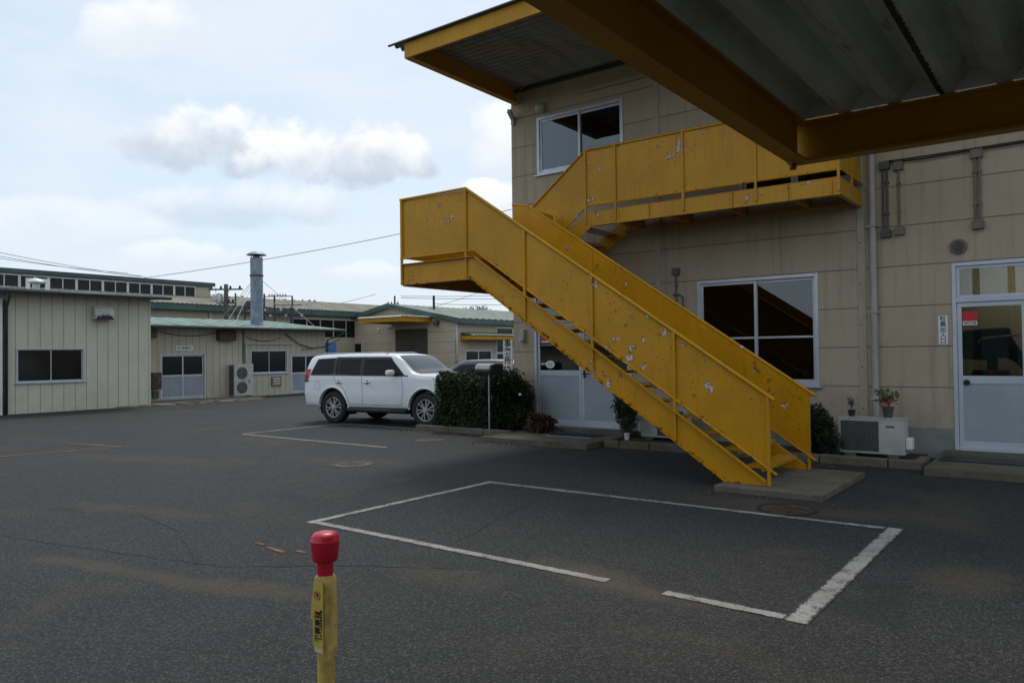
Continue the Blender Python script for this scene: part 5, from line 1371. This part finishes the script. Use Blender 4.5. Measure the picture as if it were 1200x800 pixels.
b = MB(); b.box(-40.55,DY-.4,4.05,-40.15,DY-.002,4.4); b.build('wall_lamp', 'darkbox', gf, bevel=.05)
b = MB(); b.box(-46.0,DY-.12,3.95,-43.2,DY-.002,4.08); b.build('shutter_box', 'offwhite', gf)
MB().lathe([(.10,-.1),(.12,0)], (-47.0,DY,3.9), 12, 'y').build('round_lamp', 'paper', gf)
MB().tube([(-43.3,46.5,5.3),(-43.3,46.5,6.65)], .10, 8).build('roof_pipe', 'black', gf)

# ------------------------------------------------------------------ poles, wires, switch frame
def upole(x, y, h, label, arms, trans=True, r=.17):
    t = thing('utility_pole', label, 'utility pole', (x,y,0))
    MB().tube([(x,y,0),(x,y,h)], [r,r*.75], 12).build('pole', 'polewood', t, 'all')
    rv_ = Vector((rt.x,rt.y,0)).normalized()
    for (z, l0, l1) in arms:
        a = Vector((x,y,z))-rv_*l0; c_ = Vector((x,y,z))+rv_*l1
        cr = MB().bar(a, c_, .09, .09).build('crossarm', 'polewood', t)
        b = MB()
        for k in range(4):
            p = a.lerp(c_, (k+.3)/3.6); b.lathe([(.05,.05),(.09,.09),(.05,.13),(.08,.17),(.04,.22)], (p.x,p.y,p.z), 8)
        b.build('insulator', 'polewood', cr)
    if trans:
        for k, dz in enumerate((0,)):
            p = Vector((x,y,h-1.2))-rv_*.42; MB().lathe([(.19,0),(.20,.05),(.20,.55),(.15,.62),(.05,.66)], tuple(p), 16).build('transformer', 'steel', t, 'a')
        b = MB()
        for q in range(7):
            p = Vector((x,y,h-.4-.2*q))-rv_*random.uniform(-.3,.9); c_ = Vector((x,y,h-.2-.2*q))+rv_*random.uniform(-.9,.9)
            b.tube([p,(p+c_)/2-Vector((0,0,.2)),c_], .02, 5)
        b.build('cable_loop', 'wire', t)
    return t
upole(-43.28,27.37,6.32,'dark utility pole with transformer beside the steel chimney',[(6.0,1.1,1.05),(5.15,.4,.5)])
upole(-54.6,53.0,7.6,'distant small utility pole rising above the gabled factory roof',[(6.8,.75,.4),(6.45,.3,.45)], False, .12)
sf = thing('switch_frame', 'outdoor steel switch frame with white insulators beyond the annex', 'switch frame', (-38,27.6,0))
b = MB(); rv_ = Vector((rt.x,rt.y,0)).normalized(); dv = Vector((fw.x,fw.y,0)).normalized(); o0 = Vector((-38.75,27.0,0))
posts = [(-1.7,0),(-1.15,0),(.0,0),(.6,0),(1.65,0),(-.4,1.2),(1.2,1.2)]
for (u_, v_), h in zip(posts, (5.5,4.9,5.45,5.4,5.3,5.2,4.7)):
    p = o0+rv_*u_+dv*v_; b.bar(p, p+Vector((0,0,h)), .07, .07, (1,0,0))
for (ua, ub, z) in ((-1.7,1.65,4.35),(0,1.65,5.28),(-1.7,1.65,3.9),(0,2.6,4.0),(.6,2.2,4.75)): b.bar(o0+rv_*ua+Vector((0,0,z)), o0+rv_*ub+Vector((0,0,z)), .05, .05)
b.bar(o0+Vector((0,0,5.3)), o0+dv*1.2-rv_*.4+Vector((0,0,5.1)), .05, .05)
b.build('steel_frame', 'polewood', sf)
b = MB()
for k in range(13):
    p = o0+rv_*(-1.2+k*.31)+Vector((0,0,[4.75,4.4,4.05][k%3])); b.lathe([(.03,0),(.08,.03),(.04,.07),(.08,.11),(.03,.16)], tuple(p), 8)
for k in range(7):
    p = o0+rv_*(.3+k*.16)+Vector((0,0,5.28)); b.lathe([(.03,0),(.06,.05),(.02,.16)], tuple(p), 6)
b.build('insulator', 'insul', sf)
b = MB()
for k in range(10):
    p = o0+rv_*random.uniform(-1.4,1.8)+Vector((0,0,random.uniform(3.8,4.5))); c_ = o0+rv_*random.uniform(-1.4,1.8)+Vector((0,0,random.uniform(4.0,5.2)))
    b.tube([p,(p+c_)/2-Vector((0,0,.25)),c_], .014, 4)
b.build('jumper_wire', 'wire', sf)
MB().lathe([(.2,0),(.22,.1),(.22,.45),(.1,.5)], tuple(o0-rv_*.85+Vector((0,0,4.55))), 12).build('breaker_tank', 'polewood', sf)
def at(px, py, d): return Vector((0,0,CH)) + (fw + rt*((px-600)/F) - up*((py-400)/F))*d
def wire(a, b_, sag, label, r=.02):
    n = 20; pts = [a.lerp(b_, k/n) - Vector((0,0,sag*4*(k/n)*(1-k/n))) for k in range(n+1)]
    o = MB().tube(pts, r, 5).build('power_line', 'wire'); tag(o, label, 'cable', 'overhead power lines')
wire(at(-200,248,38), at(170,324,52), .35, 'uppermost of three thin power lines at the left edge', .016)
wire(at(-200,256,38), at(165,324,52), .35, 'middle of three thin power lines at the left edge', .016)
wire(at(-200,266,38), at(150,320,52), .3, 'lowest of three thin power lines at the left edge', .014)
wire(at(100,334,60), at(640,236,46), .5, 'power line crossing the sky from chimney to stair landing', .02)
wire(at(330,368,80), at(440,345,74), .15, 'short power line from the far roof to the distant pole', .02)
wire(at(470,347,74), at(800,335,90), .4, 'upper power line right of the distant pole', .024)
wire(at(470,349,74), at(800,342,90), .4, 'lower power line right of the distant pole', .024)
wire(at(508,356,63), at(700,350,80), .3, 'power line leading right from the gabled roof pipe', .02)
wire(at(500,362,63), at(620,318,60), .2, 'steep thin power line passing below the stair landing', .016)

# low and tall buildings added unseen behind the viewpoint for the panes to mirror
ow = thing('added_warehouse', 'long low grey building added unseen for the panes to mirror, left of the tall one', 'building', (-25,-18,0))
holed_wall('y', -18.0, .2, -45, -9.2, 0, 2.3, []).build('wall', 'slate', ow)
b = MB(); b.prism([(-17.4,2.35),(-17.4,2.47),(-30,2.9),(-30,2.78)], 'x', -45.5, -9.2); b.build('roof', 'slate', ow)
ow = thing('added_warehouse', 'tall dark building added unseen for the panes to mirror, opposite the side door', 'building', (6,-18,0))
MB().box(-9,-30,0,24,-18,4.2).build('wall', 'darkedge', ow); MB().prism([(-17.5,4.203),(-30.4,4.203),(-30.4,4.3),(-24,4.7),(-17.5,4.3)], 'x', -9.15, 24.3).build('roof', 'darkedge', ow)
upole(-4.0,-13,9.0,'tall utility pole with transformer in front of the added buildings across the yard',[(6.2,.9,.9),(5.4,.5,.5)])
upole(-2.7,-13.6,8.2,'shorter utility pole without transformer across the yard',[(7.8,.8,.8)], False)
# distant trees behind the gabled factory
def fartree(x, y, h, rad, label, sd):
    t = thing('tree', label, 'tree', (x,y,0), 'trees behind the factories')
    MB().tube([(x,y,0),(x,y,h*.8)], [.22,.08], 8).build('trunk', 'stem', t)
    q = np.random.default_rng(sd); Pn = []; Nn = []
    for k in range(9):
        c = (x+q.uniform(-1,1)*rad*.6, y+q.uniform(-1,1)*rad*.6, h-rad*.8+q.uniform(-.6,.7)*rad*.6); a, b_ = ell_points(900, c, (rad*.45,)*3, q, .5, .3); Pn.append(a); Nn.append(b_)
    leaves('crown', 'treeleaf', t, np.concatenate(Pn), .22, .6, 0, np.concatenate(Nn), sd)
fartree(-57.2,69.8,7.3,2.4,'distant green tree top above the right roof of the gabled factory',31)
fartree(-53.6,72.0,6.9,2.0,'smaller distant tree top right of the other above the roof',32)
fartree(-73.0,52.0,7.6,2.2,'distant tree top above the long factory roof beside the chimney',33)

# ------------------------------------------------------------------ world and light
sun_dir = Vector((-.50,.62,0)).normalized()*math.cos(R(58)) + Vector((0,0,math.sin(R(58))))
sl = bpy.data.lights.new('sun', 'SUN'); sl.energy = 1.1; sl.angle = R(16); sl.color = (1,.96,.9)
so = bpy.data.objects.new('sun', sl); COL.objects.link(so); so.rotation_euler = sun_dir.to_track_quat('Z','Y').to_euler()
wd = bpy.data.worlds.new('World'); scene.world = wd; wd.use_nodes = True; t = NT(wd.node_tree); bg = t.n['Background']
sky = t.new('ShaderNodeTexSky', sky_type='NISHITA'); sky.sun_disc = False; sky.sun_elevation = R(58); sky.sun_rotation = math.atan2(sun_dir.x, sun_dir.y); sky.dust_density = 2.0
D = t.new('ShaderNodeTexCoord').outputs['Generated']; D = t.vmath('NORMALIZE', D)
dz = t.new('ShaderNodeSeparateXYZ', {0: D}).outputs[2]
n1 = t.noise(t.scaled(D, 1, 1, 2.6), 3.2, 6, .6, .3)
veil = t.mix(t.ss(n1, .35, .7), (4.75, 5.55, 6.35), (5.3, 5.85, 6.4))
col = t.mix(t.math('MULTIPLY_ADD', t.ss(n1, .3, .65), .18, .72), sky.outputs[0], veil)
def cloud(col, px, py, ru, rv_, amount, grey, seedv, soft=.35, nscale=13., flat=.5):
    c = pdir(px, py); e1 = Vector((rt.x,rt.y,0)).normalized(); e1 = (e1-c*e1.dot(c)).normalized(); e2 = c.cross(e1); e2 = e2 if e2.z > 0 else -e2
    u_ = t.math('DIVIDE', t.vmath('DOT_PRODUCT', D, tuple(e1)), ru/F); v_ = t.math('DIVIDE', t.vmath('DOT_PRODUCT', D, tuple(e2)), rv_/F)
    front = t.math('GREATER_THAN', t.vmath('DOT_PRODUCT', D, tuple(c)), .3)
    # flatter bottom than top
    vb = t.math('MULTIPLY', v_, t.math('MULTIPLY_ADD', t.math('LESS_THAN', v_, 0.), flat, 1.))
    d = t.math('ADD', t.math('MULTIPLY', u_, u_), t.math('MULTIPLY', vb, vb))
    off_ = t.vmath('ADD', D, seedv)
    nn = t.noise(off_, nscale, 7, .58, .2)
    d = t.math('ADD', d, t.math('MULTIPLY', t.math('SUBTRACT', .5, nn), 3.6))
    k = t.math('MULTIPLY', t.math('MULTIPLY', t.math('SUBTRACT', 1., t.ss(d, .75-soft, .75+soft)), front), amount)
    # base of the cloud in its own shade
    sh = t.math('ADD', v_, t.math('MULTIPLY', t.math('SUBTRACT', t.noise(off_, nscale*.8, 5, .6), .5), 2.6))
    cc = t.mix(t.ss(sh, -.45, .75), grey, (6.95, 7.05, 7.1))
    return t.mix(k, col, cc)
G1 = (3.9, 4.5, 5.2); G2 = (5.5, 5.85, 6.2)
col = cloud(col, 60, 268, 130, 28, .35, G2, (1.3,2.1,.4), .5)
col = cloud(col, 205, 298, 60, 18, .5, G2, (5.3,1.1,2.4), .4)
col = cloud(col, 430, 322, 70, 16, .4, G2, (2.7,4.1,1.4), .45)
col = cloud(col, 300, 247, 120, 30, .45, G1, (6.1,2.2,9.4), .5)
col = cloud(col, 178, 38, 62, 36, .75, G2, (7.3,3.1,8.4), .45)
col = cloud(col, 590, 172, 45, 55, .75, G2, (3.3,7.1,2.2), .35)
col = cloud(col, 575, 238, 45, 30, .95, G2, (8.3,1.7,5.2), .2)
col = cloud(col, 245, 170, 98, 48, .9, G1, (4.3,9.1,6.4), .35, 12)
col = cloud(col, 392, 187, 108, 48, .95, G1, (2.3,5.1,3.4), .3, 12)
t.l.new(col, bg.inputs[0]); bg.inputs[1].default_value = .1

# ------------------------------------------------------------------ render settings
scene.render.engine = 'CYCLES'
vs = scene.view_settings; vs.view_transform = 'Standard'; vs.look = 'None'; vs.exposure = .6; vs.gamma = 1; vs.use_curve_mapping = False
scene.cycles.max_bounces = 6; scene.cycles.diffuse_bounces = 4; scene.cycles.glossy_bounces = 3
